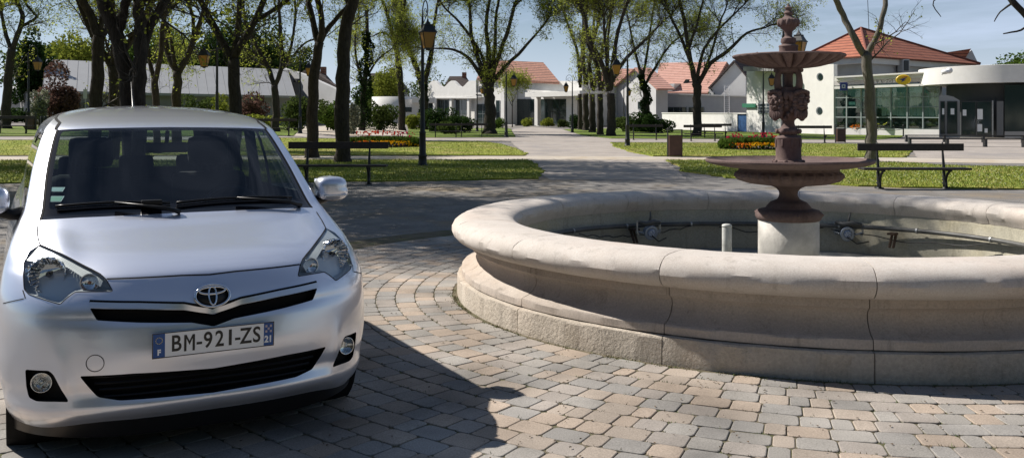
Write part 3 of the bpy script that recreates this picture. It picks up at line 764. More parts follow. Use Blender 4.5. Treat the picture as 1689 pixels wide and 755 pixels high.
# params of a pixel seen on the body
_ga = np.linspace(-A3 * 0.999, A3 * 0.999, 420); _ga = np.sort(np.concatenate([_ga, np.linspace(-A1, A1, 240)]))
_gs = np.linspace(0, SMAX, 260)
_AA, _SS = np.meshgrid(_ga, _gs, indexing='ij')
_P = body(_AA, _SS)
_nI, _nJ = _AA.shape
_quads = []
_idx = np.arange(_nI * _nJ).reshape(_nI, _nJ)
_q = np.stack([_idx[:-1, :-1], _idx[1:, :-1], _idx[1:, 1:], _idx[:-1, 1:]], -1).reshape(-1, 4)
_bvh = BVHTree.FromPolygons([tuple(p) for p in _P.reshape(-1, 3)], [tuple(q) for q in _q.tolist()])
_carI = carM.inverted()
def pix(px, py):
    o = _carI @ Vector((0, 0, CAM_H)); p = _carI @ at(px, py, 1.0); d = (p - o).normalized()
    loc, nrm, fi, dist = _bvh.ray_cast(o, d)
    if loc is None:
        loc, nrm, fi, dist = _bvh.find_nearest(o + d * 4.6)
    a, b, c, e = _q[fi]
    A0, S0, A1_, S1_ = _AA.flat[a], _SS.flat[a], _AA.flat[c], _SS.flat[c]
    # bilinear solve by small search
    best = None
    for i in range(9):
        for j in range(9):
            A = A0 + (A1_ - A0) * i / 8; S = S0 + (S1_ - S0) * j / 8
            dd = np.linalg.norm(body(A, S) - np.array(loc))
            if best is None or dd < best[0]: best = (dd, A, S)
    return (best[1], best[2])
def s_of_z(z):
    t = np.linspace(0, SMAX, 3000); return float(np.interp(z, row_at(t)[0], t))
def PL(lat, z):
    S = s_of_z(z); W = float(row_at(np.array(S))[2]); u = min(abs(lat) / W, 1.0)
    return (math.copysign(float(np.interp(u, _u, _s)), lat), S)
def PF(L, z, side=1):
    S = s_of_z(z); r = [float(v) for v in row_at(np.array(S))]
    f = (L - r[1] - r[3]) / (r[4] - r[3]*0.6 - r[1] - r[3])
    if f < 0:
        return (side * float(np.interp((L - r[1]) / r[3], _w, _s)), S)
    return (side * (A1 + min(f, 1) * FL), S)
def PR(lat, z):
    S = s_of_z(z); W = float(row_at(np.array(S))[2]); u = min(abs(lat) / W, 1.0)
    return (math.copysign(A3 - float(np.interp(u, _u, _s)), lat), S)
def dens(poly, step=0.02, closed=True):
    out = []
    n = len(poly)
    for i in range(n if closed else n - 1):
        a, b = poly[i], poly[(i+1) % n]
        k = max(1, int(math.hypot(b[0]-a[0], b[1]-a[1]) / step))
        for j in range(k): out.append((a[0] + (b[0]-a[0])*j/k, a[1] + (b[1]-a[1])*j/k))
    if not closed: out.append(poly[-1])
    return out
def rnd(poly, r=0.012, k=4):
    """round the corners of a polygon"""
    out = []; n = len(poly)
    for i in range(n):
        p0, p, p1 = (Vector(poly[(i-1) % n]), Vector(poly[i]), Vector(poly[(i+1) % n]))
        d0, d1 = (p0 - p), (p1 - p)
        rr = min(r, d0.length * 0.45, d1.length * 0.45)
        if rr < 1e-5: out.append(tuple(p)); continue
        a, b = p + d0.normalized() * rr, p + d1.normalized() * rr
        for j in range(k + 1):
            t = j / k; q = a * (1-t)**2 + p * 2*t*(1-t) + b * t**2
            out.append((q.x, q.y))
    return out
def mir(poly): return [(-a, s) for a, s in poly][::-1]
def inpoly(pts, poly):
    x, y = pts[:, 0], pts[:, 1]; c = np.zeros(len(pts), bool); n = len(poly); j = n - 1
    for i in range(n):
        xi, yi = poly[i]; xj, yj = poly[j]
        if yi != yj:
            c ^= ((yi > y) != (yj > y)) & (x < (xj - xi) * (y - yi) / (yj - yi) + xi)
        j = i
    return c

# ---- outlines traced on the nearer half of the nose
lampL = rnd([pix(*p) for p in [(66,403),(94,415.5),(122,429),(150,443.5),(166.5,452.5),(176,462),(186.5,480.5),(150,481),(124,481),(112.5,489.5),(99,501.5),(75.6,495),(48,485.5),(40,477),(38.5,454),(40,432),(50,413)]], 0.010)
fogL = rnd([pix(*p) for p in [(41.5,608.5),(81,610.6),(88.5,618),(114,662),(60,661),(47,654.5),(43,633)]], 0.012)
grU_half = [pix(*p) for p in [(148,508),(230,509.5),(303,510.5)]]
grU_half2 = [pix(*p) for p in [(160,528),(230,531.5),(317,532)]]
def cpt(y):        # the point of the centre line at a photo height
    return (0.0, s_of_z(y))
zc = lambda py, L: CAM_H + (HOR - py) * ((carM @ Vector((0, L, 0))).y) / FPX
g_top = grU_half + [(0.0, s_of_z(zc(516.5, .06)))]
g_bot = grU_half2 + [(0.0, s_of_z(zc(536, .04)))]
gr_up = g_top + [(-a, s) for a, s in g_top[:-1]][::-1]
gr_up = rnd(gr_up + [(-a, s) for a, s in g_bot[:-1]] + g_bot[::-1], 0.008)
l_top = [pix(*p) for p in [(131,620),(220,615.5),(300,610.5)]] + [(0.0, s_of_z(zc(605.5, .03)))]
l_bot = [pix(*p) for p in [(161,654.5),(198,660),(300,652)]] + [(0.0, s_of_z(zc(646, .03)))]
gr_lo = rnd(l_top + [(-a, s) for a, s in l_top[:-1]][::-1] + [(-a, s) for a, s in l_bot[:-1]] + l_bot[::-1], 0.012)
hood_front = [pix(*p) for p in [(176,460),(240,457.5),(300,454)]] + [(0.0, s_of_z(zc(451.5, .13)))]
lamp_in = [pix(*p) for p in [(166.5,452.5),(150,443.5),(122,429),(94,415.5),(66,403)]]
ws_b = [PL(-.672, 1.02), PL(-.5, 1.030), PL(-.3, 1.033), PL(0, 1.035)]
ws_t = [PL(-.575, 1.452), PL(-.4, 1.460), PL(-.2, 1.464), PL(0, 1.466)]
ws_out = ws_b + [(-a, s) for a, s in ws_b[:-1]][::-1] + [(-a, s) for a, s in ws_t[:-1]] + ws_t[::-1]
ws_bi = [PL(-.635, 1.065), PL(-.5, 1.072), PL(-.3, 1.075), PL(0, 1.077)]
ws_ti = [PL(-.555, 1.442), PL(-.4, 1.449), PL(-.2, 1.452), PL(0, 1.454)]
ws_in = ws_bi + [(-a, s) for a, s in ws_bi[:-1]][::-1] + [(-a, s) for a, s in ws_ti[:-1]] + ws_ti[::-1]
ws_in = rnd(ws_in, 0.03)
hood = hood_front + [(-a, s) for a, s in hood_front[:-1]][::-1] + [(-a, s) for a, s in lamp_in] + [(-a, s) for a, s in ws_b[:-1]] + ws_b[::-1] + lamp_in[::-1]
REG = {'windscreen': ws_in, 'windscreen_border': ws_out, 'headlamp': lampL, 'headlamp_r': mir(lampL), 'fog': fogL, 'fog_r': mir(fogL),
       'upper_grille': gr_up, 'lower_grille': gr_lo, 'hood': hood}
for sd in (-1, 1):
    REG['win_front%d' % sd] = rnd([PF(1.17, 1.075, sd), PF(1.35, 1.22, sd), PF(1.585, 1.415, sd), PF(2.03, 1.43, sd), PF(2.03, 1.07, sd)], 0.02)
    REG['win_rear%d' % sd] = rnd([PF(2.11, 1.07, sd), PF(2.11, 1.43, sd), PF(2.86, 1.42, sd), PF(2.92, 1.09, sd)], 0.03)
    REG['win_quarter%d' % sd] = rnd([PF(3.0, 1.10, sd), PF(2.96, 1.41, sd), PF(3.30, 1.38, sd), PF(3.42, 1.13, sd)], 0.03)
    REG['arch_front%d' % sd] = [PF(.80 + .335 * math.cos(t), .30 + .335 * math.sin(t), sd) for t in np.linspace(-0.22, PI + 0.22, 28)]
    REG['arch_rear%d' % sd] = [PF(3.35 + .335 * math.cos(t), .30 + .335 * math.sin(t), sd) for t in np.linspace(-0.22, PI + 0.22, 28)]
rw = [PR(-.50, 1.13), PR(-.47, 1.41)]
REG['win_back1'] = rnd([PR(.53, 1.12), PR(.49, 1.42), PR(0.02, 1.42), PR(0.02, 1.12)], 0.01)
REG['win_back-1'] = rnd([PR(-.53, 1.12), PR(-.49, 1.42), PR(-0.02, 1.42), PR(-0.02, 1.12)], 0.01)

# ---- triangulate the (A, S) sheet with every outline as a constraint
V2, E2 = [], []
def addloop(poly, closed=True):
    b = len(V2); V2.extend(poly); n = len(poly)
    E2.extend([(b+i, b+(i+1) % n) for i in range(n if closed else n-1)])
for k, poly in REG.items(): addloop(dens(poly, 0.02))
ga = np.concatenate([np.linspace(0, A1, 46), np.linspace(A1, A2, 34)[1:], np.linspace(A2, A3, 22)[1:]])
ga = np.concatenate([-ga[:0:-1], ga])
gs = np.concatenate([np.arange(0, 1.1, 0.021), np.linspace(1.1, SMAX, 74)])
jit = random.Random(3)
grid = []
for i, a in enumerate(ga):
    for j, s in enumerate(gs):
        edge = i in (0, len(ga)-1) or j in (0, len(gs)-1)
        grid.append((float(a), float(s)))
V2.extend(grid)
for j in (0, len(gs)-1): pass
ov, oe, of, _, _, _ = delaunay_2d_cdt([Vector(v) for v in V2], E2, [], 0, 1e-5)
ov = np.array([tuple(v) for v in ov]); of = np.array([tuple(f) for f in of if len(f) == 3])
cen = ov[of].mean(axis=1)
# keep faces counter-clockwise so that normals point outwards
area = np.cross(ov[of[:,1]] - ov[of[:,0]], ov[of[:,2]] - ov[of[:,0]])
of[area < 0] = of[area < 0][:, ::-1]
P3 = body(ov[:, 0], ov[:, 1]); N3 = body_n(ov[:, 0], ov[:, 1])
owner = np.full(len(of), 'body', dtype=object)
for k in ['hood', 'windscreen_border', 'windscreen', 'headlamp', 'headlamp_r', 'fog', 'fog_r', 'upper_grille', 'lower_grille'] + [k for k in REG if k.startswith(('win_', 'arch'))]:
    owner[inpoly(cen, dens(REG[k], 0.02))] = k
test_n = N3[of[0]].mean(axis=0)
_c = P3[of].mean(axis=1); _fn = N3[of].mean(axis=1)
if np.mean(np.sum(_fn * (_c - np.array([0, 2.0, .8])), axis=1)) < 0:
    N3 = -N3
gn = np.cross(P3[of[:,1]] - P3[of[:,0]], P3[of[:,2]] - P3[of[:,0]])
flip = np.sum(gn * N3[of].mean(axis=1), axis=1) < 0
of[flip] = of[flip][:, ::-1]

def sheet(name, keys, m, parent=car, off=0.0, thick=0.0):
    """part made of the named regions, lifted by off along the normal"""
    if isinstance(keys, str): keys = [keys]
    fm = np.isin(owner.astype(str), keys); f = of[fm]
    ids, inv = np.unique(f, return_inverse=True); inv = inv.reshape(f.shape)
    P = P3[ids] + N3[ids] * off; nn = N3[ids]
    o = mesh_obj(name, P.tolist(), inv.tolist(), m, parent, True)
    o.data.normals_split_custom_set_from_vertices([tuple(n) for n in nn])
    return o
def recess(name, key, depth, m, parent=car, shrink=0.0):
    """floor and walls of an opening"""
    fm = owner == key; f = of[fm]
    ids, inv = np.unique(f, return_inverse=True); inv = inv.reshape(f.shape)
    P = P3[ids]; nn = N3[ids]; c = P.mean(axis=0)
    # push straight back along the car, so that the floor keeps the outline
    Q = P + np.array([0, depth, 0]); Q[:, [0, 2]] = c[[0, 2]] + (Q[:, [0, 2]] - c[[0, 2]]) * (1 - shrink)
    n = len(ids); faces = (inv + n).tolist()
    ed = {}
    for t in inv.tolist():
        for i in range(3):
            a, b = t[i], t[(i+1) % 3]; ed[(a, b)] = True
    for (a, b) in list(ed):
        if (b, a) not in ed: faces.append([b, a, a + n, b + n])
    return mesh_obj(name, P.tolist() + Q.tolist(), faces, m, parent, False)
def ribbon(name, line, w, m, parent=car, off=0.0015, closed=False, step=0.015):
    pts = dens(line, step, closed); A = np.array([p[0] for p in pts]); S = np.array([p[1] for p in pts])
    P = body(A, S); Nn = body_n(A, S)
    if np.mean(np.sum(Nn * (P - np.array([0, 2.0, .8])), axis=1)) < 0: Nn = -Nn
    T = np.gradient(P, axis=0)
    if closed: T = np.roll(P, -1, 0) - np.roll(P, 1, 0)
    T /= np.linalg.norm(T, axis=1, keepdims=True) + 1e-9
    B = np.cross(T, Nn)
    n = len(P); vs = (P + B*w/2 + Nn*off).tolist() + (P - B*w/2 + Nn*off).tolist()
    fs = [(i, (i+1) % n, n + (i+1) % n, n + i) for i in range(n if closed else n-1)]
    return vs, fs

sheet('body_shell', 'body', M_paint)
sheet('bonnet', 'hood', M_paint)
wsb = sheet('windscreen_border', 'windscreen_border', mat('ceramic_border', (0.006, 0.006, 0.008), rough=0.12, spec=0.4))
sheet('windscreen', 'windscreen', M_glassw)
for sd in (-1, 1):
    sheet('side_window', 'win_front%d' % sd, M_glassd); sheet('side_window', 'win_rear%d' % sd, M_glassd); sheet('quarter_window', 'win_quarter%d' % sd, M_glassd)
sheet('rear_window', ['win_back1', 'win_back-1'], M_glassd)
for key, sd in (('arch_front', -1), ('arch_front', 1), ('arch_rear', -1), ('arch_rear', 1)):
    fm = owner == '%s%d' % (key, sd)
# panel gaps: one dark line mesh
gb = MB()
def gap(line, w=0.005, closed=False, off=0.0015):
    v, f = ribbon('g', line, w, None, off=off, closed=closed); gb.add(v, f)
hf = hood_front + [(-a, s) for a, s in hood_front[:-1]][::-1]
gap(hf, 0.007)
for sd in (-1, 1):
    side = [(a * (-sd), s) for a, s in (lamp_in + [pix(62, 388), pix(62, 372)])]
    gap(side, 0.006)
    lp = lampL if sd == -1 else mir(lampL)
    gap(lp, 0.0035, True)
    sm = [pix(38, 478), PF(.30, .735, -1), PF(.42, .70, -1)]
    gap([(a * (-sd), s) for a, s in sm], 0.004)
    for L in (1.02, 2.07, 3.02): gap([PF(L, z, sd) for z in np.linspace(.34, 1.06, 14)], 0.006)
    gap([PF(L, .34, sd) for L in np.linspace(1.02, 3.0, 20)], 0.006)
    gap([PF(1.02, 1.05, sd), PF(1.14, 1.065, sd), PF(1.3, 1.21, sd), PF(1.56, 1.435, sd), PF(2.06, 1.452, sd)], 0.008)
    gap([PL(sd*.672, 1.02), PL(sd*.64, 1.2), PL(sd*.60, 1.38), PL(sd*.575, 1.452)], 0.012)
    gap([PL(sd*.585, 1.452), PL(sd*.56, 1.49), PF(1.9, 1.525, sd), PF(2.4, 1.54, sd), PF(3.1, 1.53, sd)], 0.016, off=0.003)
tc = pix(157, 599); gap([(tc[0] + .036*math.cos(t), tc[1] + .036*math.sin(t)) for t in np.linspace(0, 2*PI, 24)[:-1]], 0.003, True)
gb.build('panel_gaps', M_blackmat, car)

# ---- upper grille: slot, satin bar above it, thin dark line over the bar
ug = recess('upper_grille', 'upper_grille', 0.045, M_blackmat)
bar_c = [(a, s + 0.014) for a, s in (g_top + [(-a, s) for a, s in g_top[:-1]][::-1])]
bb = MB(); v, f = ribbon('b', bar_c, 0.024, None, off=0.006); bb.add(v, f)
bb.build('grille_bar', M_silver, car, True)
lb = MB(); v, f = ribbon('b', [(a, s + 0.030) for a, s in (g_top + [(-a, s) for a, s in g_top[:-1]][::-1])], 0.012, None, off=0.004); lb.add(v, f)
lb.build('grille_line', M_blackmat, car)
lg = recess('lower_grille', 'lower_grille', 0.07, M_blackmat)
sl = MB()
for z in (0.318, 0.348, 0.378, 0.408):
    pts = [body(*PL(l, z)) + np.array([0, 0.035, 0]) for l in np.linspace(-.44 - (z-.318)*.6, .44 + (z-.318)*.6, 15)]
    sl.tube(pts, 0.006, 6)
sl.build('slat', M_blackpl, lg)
# ---- fog lamps
for sd, key in ((-1, 'fog'), (1, 'fog_r')):
    fr = recess('fog_lamp', key, 0.055, M_blackmat)
    c = pix(68, 633); cc = body(-sd * c[0], c[1]); nn = body_n(-sd * c[0], c[1])
    M = Matrix.Translation(Vector(cc) + Vector((0, 0.02, 0))) @ Vector((sd * 0.25, -1, 0.0)).to_track_quat('Z', 'Y').to_matrix().to_4x4()
    b = MB(); b.lathe([(0.006, -0.03), (.03, -0.022), (0.040, -0.002), (0.0425, 0.0), (0.043, -0.02)], 24, M=M)
    b.lathe([(0.001, -0.028), (0.012, -0.022), (0.012, -0.008), (0.001, -0.006)], 12, M=M)
    b.build('reflector', M_chrome, fr, True)
    b = MB(); b.lathe([(0.001, 0.010), (0.02, 0.008), (0.035, 0.003), (0.041, -0.002)], 24, M=M); b.build('lens', M_lens, fr, True)

# ---- headlamps
for sd, key in ((-1, 'headlamp'), (1, 'headlamp_r')):
    hl = recess('headlight', key, 0.075, M_lamphouse)
    lens = sheet('lens', key, M_lens, hl, off=0.0)
    def hp(px, py, dep):
        c = pix(px, py); p = body(-sd * c[0], c[1]); return Vector(p) + Vector((0, dep, 0))
    fwd = Vector((sd * 0.30, -1, 0.05))
    q = fwd.to_track_quat('Z', 'Y').to_matrix().to_4x4()
    # main reflector bowl, faceted
    b = MB(); c0 = hp(80, 455, 0.045)
    M = Matrix.Translation(c0) @ q
    def facet(i, r, z, t): return (r * (1 + 0.04 * math.cos(24 * t)), z + 0.004 * math.sin(8 * t + i))
    b.lathe([(0.012, -0.05), (0.035, -0.040), (0.055, -0.018), (0.070, 0.012), (0.074, 0.022), (0.078, 0.018), (0.072, -0.03)], 72, M=M, mod=facet)
    b.build('reflector', M_chrome, hl, False)
    b = MB(); b.lathe([(0.001, 0.006), (0.010, 0.004), (0.013, -0.01), (0.013, -0.045)], 16, M=M); b.build('bulb_shield', M_blackpl, hl, True)
    # second bowl near the outer edge
    b = MB(); M = Matrix.Translation(hp(56, 452, 0.055)) @ q
    b.lathe([(0.008, -0.03), (0.025, -0.02), (0.036, 0.004), (0.038, 0.0)], 40, M=M, mod=facet); b.build('reflector', M_chrome, hl, False)
    # indicator bowl, inner side
    b = MB(); M = Matrix.Translation(hp(148, 468, 0.03)) @ q
    b.lathe([(0.006, -0.03), (0.024, -0.022), (0.036, 0.0), (0.039, 0.004), (0.040, -0.004)], 40, M=M); b.build('indicator_bowl', M_chrome, hl, True)
    b = MB(); b.ellipsoid((0, 0, -0.012), (0.010, 0.010, 0.014), M=M); b.build('indicator_bulb', M_amber, hl, True)
    # pale ribbed strip along the upper edge
    st = MB()
    up = [pix(*p) for p in [(64,406),(92,419),(120,433),(148,448),(170,463)]]; dn = [pix(*p) for p in [(44,429),(80,433),(112,441),(134,455),(166,473)]]
    for i in range(4):
        for k in range(9):
            t0, t1 = k/9, (k+0.92)/9
            def L_(a, b_, t): return (a[0] + (b_[0]-a[0])*t, a[1] + (b_[1]-a[1])*t)
            quad = [L_(up[i], up[i+1], t0), L_(up[i], up[i+1], t1), L_(dn[i], dn[i+1], t1), L_(dn[i], dn[i+1], t0)]
            vs = [Vector(body(-sd * p[0], p[1])) + Vector((0, 0.004, -0.001)) for p in quad]
            st.add(vs, [(0, 1, 2, 3)])
    st.build('ribbed_strip', mat('lamp_strip', (0.88, 0.90, 0.86), rough=0.25), hl)

# ---- bumper bottom: black valance
vb = MB(); aa = np.linspace(-A1*1.02, A1*1.02, 90); top = body(aa, np.zeros(90)); bot = top.copy(); bot[:, 2] = 0.12; bot[:, 1] += 0.05; bot[:, 0] *= 1.0; mid = top.copy(); mid[:, 1] += .012
vb.add(mid.tolist() + bot.tolist(), [(i, i+1, 90+i+1, 90+i) for i in range(89)])
vb.build('lower_valance', M_blackpl, car, True)
# dark floor pan and engine bay block, so that no light passes through
fb = MB(); fb.box(-.74, .74, .55, 3.8, .17, .42); fb.box(-.55, .55, .20, .60, .20, .70); fb.box(-.66, .66, .60, .95, .42, .90)
fb.build('floor_pan', M_blackmat, car)

# ---- number plate
pl = MB(); Mp = Matrix.Translation((0, -0.0125, .539)) @ Matrix.Rotation(R(90 + 4), 4, 'X')
pl.box(-.26, .26, -.055, .055, -.004, .003, bev=0.003, M=Mp); plate = pl.build('number_plate', M_white, car)
b = MB()
for x0, x1, y0, y1 in ((-.26, .26, .0515, .055), (-.26, .26, -.055, -.0515), (-.26, -.2565, -.055, .055), (.2565, .26, -.055, .055)): b.box(x0, x1, y0, y1, .0015, .0042, M=Mp)
b.build('frame', M_black, plate)
b = MB(); b.box(-.2560, -.208, -.0512, .0512, .0015, .0034, M=Mp); b.build('blue_band', M_eublue, plate); b = MB(); b.box(.214, .2560, -.0512, .0512, .0015, .0034, M=Mp); b.build('blue_band', M_eublue, plate)
b = MB()
for k in range(12):
    t = 2*PI*k/12; x, y = -.232 + .0135*math.cos(t), .022 + .0135*math.sin(t); b.box(x-.0016, x+.0016, y-.0016, y+.0016, .0034, .0040, M=Mp)
b.build('stars', mat('star_yellow', (0.75, 0.6, 0.08), 0.4), plate)
b = MB()
for i in range(3):
    for j in range(3):
        if (i + j) % 2 == 0: b.box(.221+i*.010, .2295+i*.010, .008+j*.012, .018+j*.012, .0034, .0042, M=Mp)
b.build('region_emblem', mat('emblem_gold', (0.50, 0.42, 0.42), 0.4), plate)
Mt = Mp @ Matrix.Translation((0, 0, .0036))
def pchar(ch, x, y, h, m, w=0.62, off=0.0018, name='plate_character'):
    return text_mesh(name, ch, h * 1.38, m, plate, Mt @ Matrix.Translation((x, y, 0)), sx=w, offset=off, extrude=0.0004)
b = MB(); Mm = Mt @ Matrix.Translation((-.107, 0, 0)); w_, h_, t_ = .0225, .036, .0098
b.prism([(-w_, -h_), (-w_+t_, -h_), (-w_+t_, h_), (-w_, h_)], 0, .0006, 0, Mm); b.prism([(w_-t_, -h_), (w_, -h_), (w_, h_), (w_-t_, h_)], 0, .0006, 0, Mm)
b.prism([(-w_+t_, h_), (-w_+t_, h_-.016), (0, -.010), (w_-t_, h_-.016), (w_-t_, h_), (0, .008)], 0, .0006, 0, Mm); b.build('plate_character', M_black, plate)
for ch, x in zip('B_-921-ZS', [-.162, -.109, -.066, -.029, .020, .066, .0985, .134, .182]):
    if ch == '_': continue
    pchar(ch, x, 0, .072 if ch != '-' else .06, M_black, (0.62 if ch == 'M' else 0.80) if ch not in '1-' else 1.0, off=(0.0009 if ch == 'M' else 0.0016))
pchar('F', -.232, -.030, .024, M_white, 0.9); pchar('21', .235, -.024, .030, M_white, 0.85)

# ---- oval emblem on the nose: rings built as tubes
zb = zc(487.5, .06); Sb = s_of_z(zb); cb = Vector(body(0.0, Sb)); nb = Vector(body_n(0.0, Sb));
if nb.y > 0: nb = -nb
Mb = Matrix.Translation(cb + nb * 0.008) @ nb.to_track_quat('Z', 'Y').to_matrix().to_4x4()
if (Mb.to_3x3() @ Vector((0, 1, 0))).z < 0: Mb = Mb @ Matrix.Rotation(PI, 4, 'Z')
b = MB(); b.lathe([(0.001, -.012), (1, -.012), (1, -0.002), (0.001, 0.000)], 40, M=Mb @ Matrix.Diagonal((.077, .052, 1, 1)))
badge = b.build('oval_badge', M_blackpl, car, True)
def ring(rx, ry, cx, cy, w0, w1, name, z=0.002):
    b = MB(); n = 56; pts = [(cx + rx*math.cos(2*PI*k/n), cy + ry*math.sin(2*PI*k/n), z) for k in range(n+1)]
    rs = [w0 + (w1 - w0) * abs(math.sin(2*PI*k/n)) for k in range(n+1)]
    b.tube(pts, rs, 8, M=Mb, caps=False); b.build(name, M_chrome, badge, True)
ring(.0745, .0505, 0, 0, .0062, .0052, 'outer_ring'); ring(.0165, .0420, 0, 0, .0042, .0040, 'upright_oval', .004)
ring(.0560, .0165, 0, .0235, .0042, .0055, 'level_oval', .003)

# ---- door mirrors
for sd in (-1, 1):
    c = Vector((sd * .905, 1.22, 1.095))
    def mfn(d):
        return (abs(d.x)**3.2 + abs(d.y)**3.2 + abs(d.z)**3.2) ** (-1/3.2) * (1 - 0.10 * max(0, d.x * sd) * (1 if d.z > 0 else .2))
    b = MB(); b.ellipsoid(c, (.098, .082, .073), 36, 22, fn=mfn)
    mo = b.build('door_mirror', M_paint, car, True)
    b = MB(); b.ellipsoid((c.x, c.y + .012, c.z - .01), (.094, .077, .069), 28, 16, fn=mfn); b.build('lower_cover', M_blackpl, mo, True)
    b = MB(); b.box(c.x - .08, c.x + .08, c.y + .082, c.y + .088, c.z - .055, c.z + .055); b.build('mirror_glass', M_chrome, mo)
    b = MB(); b.box(c.x - .065, c.x + .075, c.y - .083, c.y - .05, c.z - .045, c.z - .034, bev=.003); b.build('indicator', M_white, mo)
    b = MB(); b.tube([(sd * .74, 1.24, 1.02), (sd * .80, 1.235, 1.015), (sd * .87, 1.225, 1.04)], [.038, .030, .030], 12); b.build('arm', M_blackpl, mo, True)

# ---- wipers
def wiper(x0, x1, name='wiper'):
    def wp(l, z, o): A_, S_ = PL(l, z); p = body(A_, S_); n = body_n(A_, S_); n = -n if n[1] > 0 else n; return Vector(p) + Vector(n) * o
    b = MB(); n = 14
    b.tube([wp(x0 + (x1-x0)*k/n, 1.066 + .012*math.sin(PI*k/n), .018) for k in range(n+1)], .008, 6)
    o = b.build(name, M_blackpl, car, True)
    b = MB(); b.tube([wp(x0 + (x1-x0)*k/n, 1.062 + .012*math.sin(PI*k/n), .006) for k in range(n+1)], .004, 6); b.build('blade', M_blackmat, o, True)
    xm = (x0 + x1) / 2
    b = MB(); b.tube([wp(xm + (x1-xm)*.0, 1.069, .03), wp(x1 * .9 + xm*.1, 1.035, .03), wp(x1 + .04, 1.028, .012)], [.006, .009, .014], 8); b.build('arm', M_blackpl, o, True)
wiper(-.60, -.08); wiper(-.05, .56)
b = MB()
b.box(-.05, .05, -.02, .02, -.012, .015, bev=.006, M=Matrix.Translation(Vector(body(*PL(-.17, 1.075))) + Vector((0, -.03, .012)))); b.build('wiper_cap', M_blackpl, car)

# ---- stickers inside the windscreen, car's right corner
for (x, y, c, w, h) in ((93, 311.5, (0.20, 0.42, 0.42), .026, .012), (92, 327, (0.06, 0.36, 0.22), .024, .015)):
    A_, S_ = pix(x, y); p = Vector(body(A_, S_)); n_ = Vector(body_n(A_, S_)); n_ = -n_ if n_.y > 0 else n_
    M = Matrix.Translation(p - n_ * .004) @ n_.to_track_quat('Z', 'Y').to_matrix().to_4x4()
    b = MB(); b.box(-w*1.4, w*1.4, -h*1.5, h*1.5, -.0006, .0004, M=M); s_ = b.build('sticker', mat('sticker_edge', (0.45, 0.6, 0.6), .5), car)
    b = MB(); b.box(-w*1.15, w*1.15, -h*1.2, h*1.2, .0002, .0010, M=M); b.build('print', mat('sticker_print', c, .5), s_)

# ---- roof aerial
b = MB(); b.tube([(0, 3.30, 1.575), (0, 3.33, 1.60), (-.0, 3.48, 1.80)], [.022, .010, .003], 8); b.build('aerial', M_blackpl, car, True)

# ---- wheels
for sd in (-1, 1):
    for L in (.80, 3.35):
        M = Matrix.Translation((sd * .715, L, .300)) @ Matrix.Rotation(PI/2 * sd, 4, 'Y')
        b = MB(); b.lathe([(.195, -.085), (.235, -.098), (.270, -.096), (.288, -.086), (.298, -.066), (.301, -.03), (.302, 0), (.301, .03), (.298, .066), (.288, .086), (.270, .096), (.235, .098), (.195, .085)], 48, M=M)
        wh = b.build('wheel', M_tyre, car, True)
        b = MB(); b.lathe([(.001, .050), (.03, .060), (.035, .045), (.05, .04)], 24, M=M); b.lathe([(.185, .06), (.200, .088), (.205, .075), (.200, -.05), (.19, -.05), (.18, .05)], 40, M=M)
        for k in range(8):
            b.box(.03, .19, -.018, .018, .035, .062, M=M @ Matrix.Rotation(2*PI*k/8, 4, 'Z'), bev=.005)
        b.lathe([(.001, -.02), (.19, -.02), (.19, -.03), (.001, -.03)], 24, M=M, m=1)
        b.build('rim', [M_silver, M_blackmat], wh)
        b = MB(); b.lathe([(.36, -.13), (.36, .02), (.34, .10), (.335, .10), (.345, .02), (.345, -.13)], 32, M=M); b.build('arch_liner', M_blackmat, wh)

# ---- cabin
b = MB(); b.box(-.66, .66, .88, 1.22, .62, .97, bev=.05); b.box(-.64, .64, 1.0, 1.40, .60, .93, bev=.06)
dash = b.build('dashboard', mat('dash_plastic', (0.022, 0.023, 0.026), rough=.55), car, True)
b = MB(); b.ellipsoid((.36, 1.25, .95), (.19, .12, .06)); b.build('instrument_hood', M_blackpl, dash, True)
def seat(x, y, w=.48):
    b = MB(); b.box(x-w/2, x+w/2, y-.05, y+.46, .42, .60, bev=.05)
    Mr = Matrix.Translation((x, y+.44, .58)) @ Matrix.Rotation(R(-14), 4, 'X')
    b.box(-w/2, w/2, -.07, .07, 0, .60, bev=.06, M=Mr)
    s = b.build('seat', M_seat, car, True)
    b = MB(); b.box(-.13, .13, -.045, .055, .645, .84, bev=.045, M=Mr); b.tube([(-.05, 0, .57), (-.05, 0, .68)], .007, 6, M=Mr); b.tube([(.05, 0, .57), (.05, 0, .68)], .007, 6, M=Mr)
    b.build('headrest', M_seat, s, True); return s
seat(-.36, 1.62); seat(.36, 1.62)
b = MB(); Mr = Matrix.Translation((0, 2.98, .56)) @ Matrix.Rotation(R(-12), 4, 'X'); b.box(-.62, .62, -.07, .07, 0, .52, bev=.05, M=Mr); b.box(-.62, .62, 2.5, 3.0, .42, .58, bev=.04)
rs = b.build('rear_seat', M_seat, car, True)
for x in (-.40, 0, .40):
    b = MB(); b.box(x-.12, x+.12, -.035, .045, .54, .70, bev=.035, M=Mr); b.build('headrest', M_seat, rs, True)
b = MB(); Ms = Matrix.Translation((.36, 1.42, .93)) @ Matrix.Rotation(R(68), 4, 'X')
n = 40; b.tube([(.185*math.cos(2*PI*k/n), .185*math.sin(2*PI*k/n), 0) for k in range(n+1)], .014, 8, M=Ms, caps=False)
b.ellipsoid((0, 0, 0), (.06, .05, .02), M=Ms); b.tube([(-.18, 0, 0), (.18, 0, 0)], .012, 6, M=Ms); b.tube([(0, 0, 0), (0, -.18, 0)], .012, 6, M=Ms)
b.build('steering_wheel', M_blackpl, car, True)
b = MB(); b.box(-.12, .12, 1.50, 1.53, 1.315, 1.375, bev=.012); b.tube([(0, 1.51, 1.37), (0, 1.47, 1.44)], .012, 8); b.build('interior_mirror', M_blackpl, car, True)
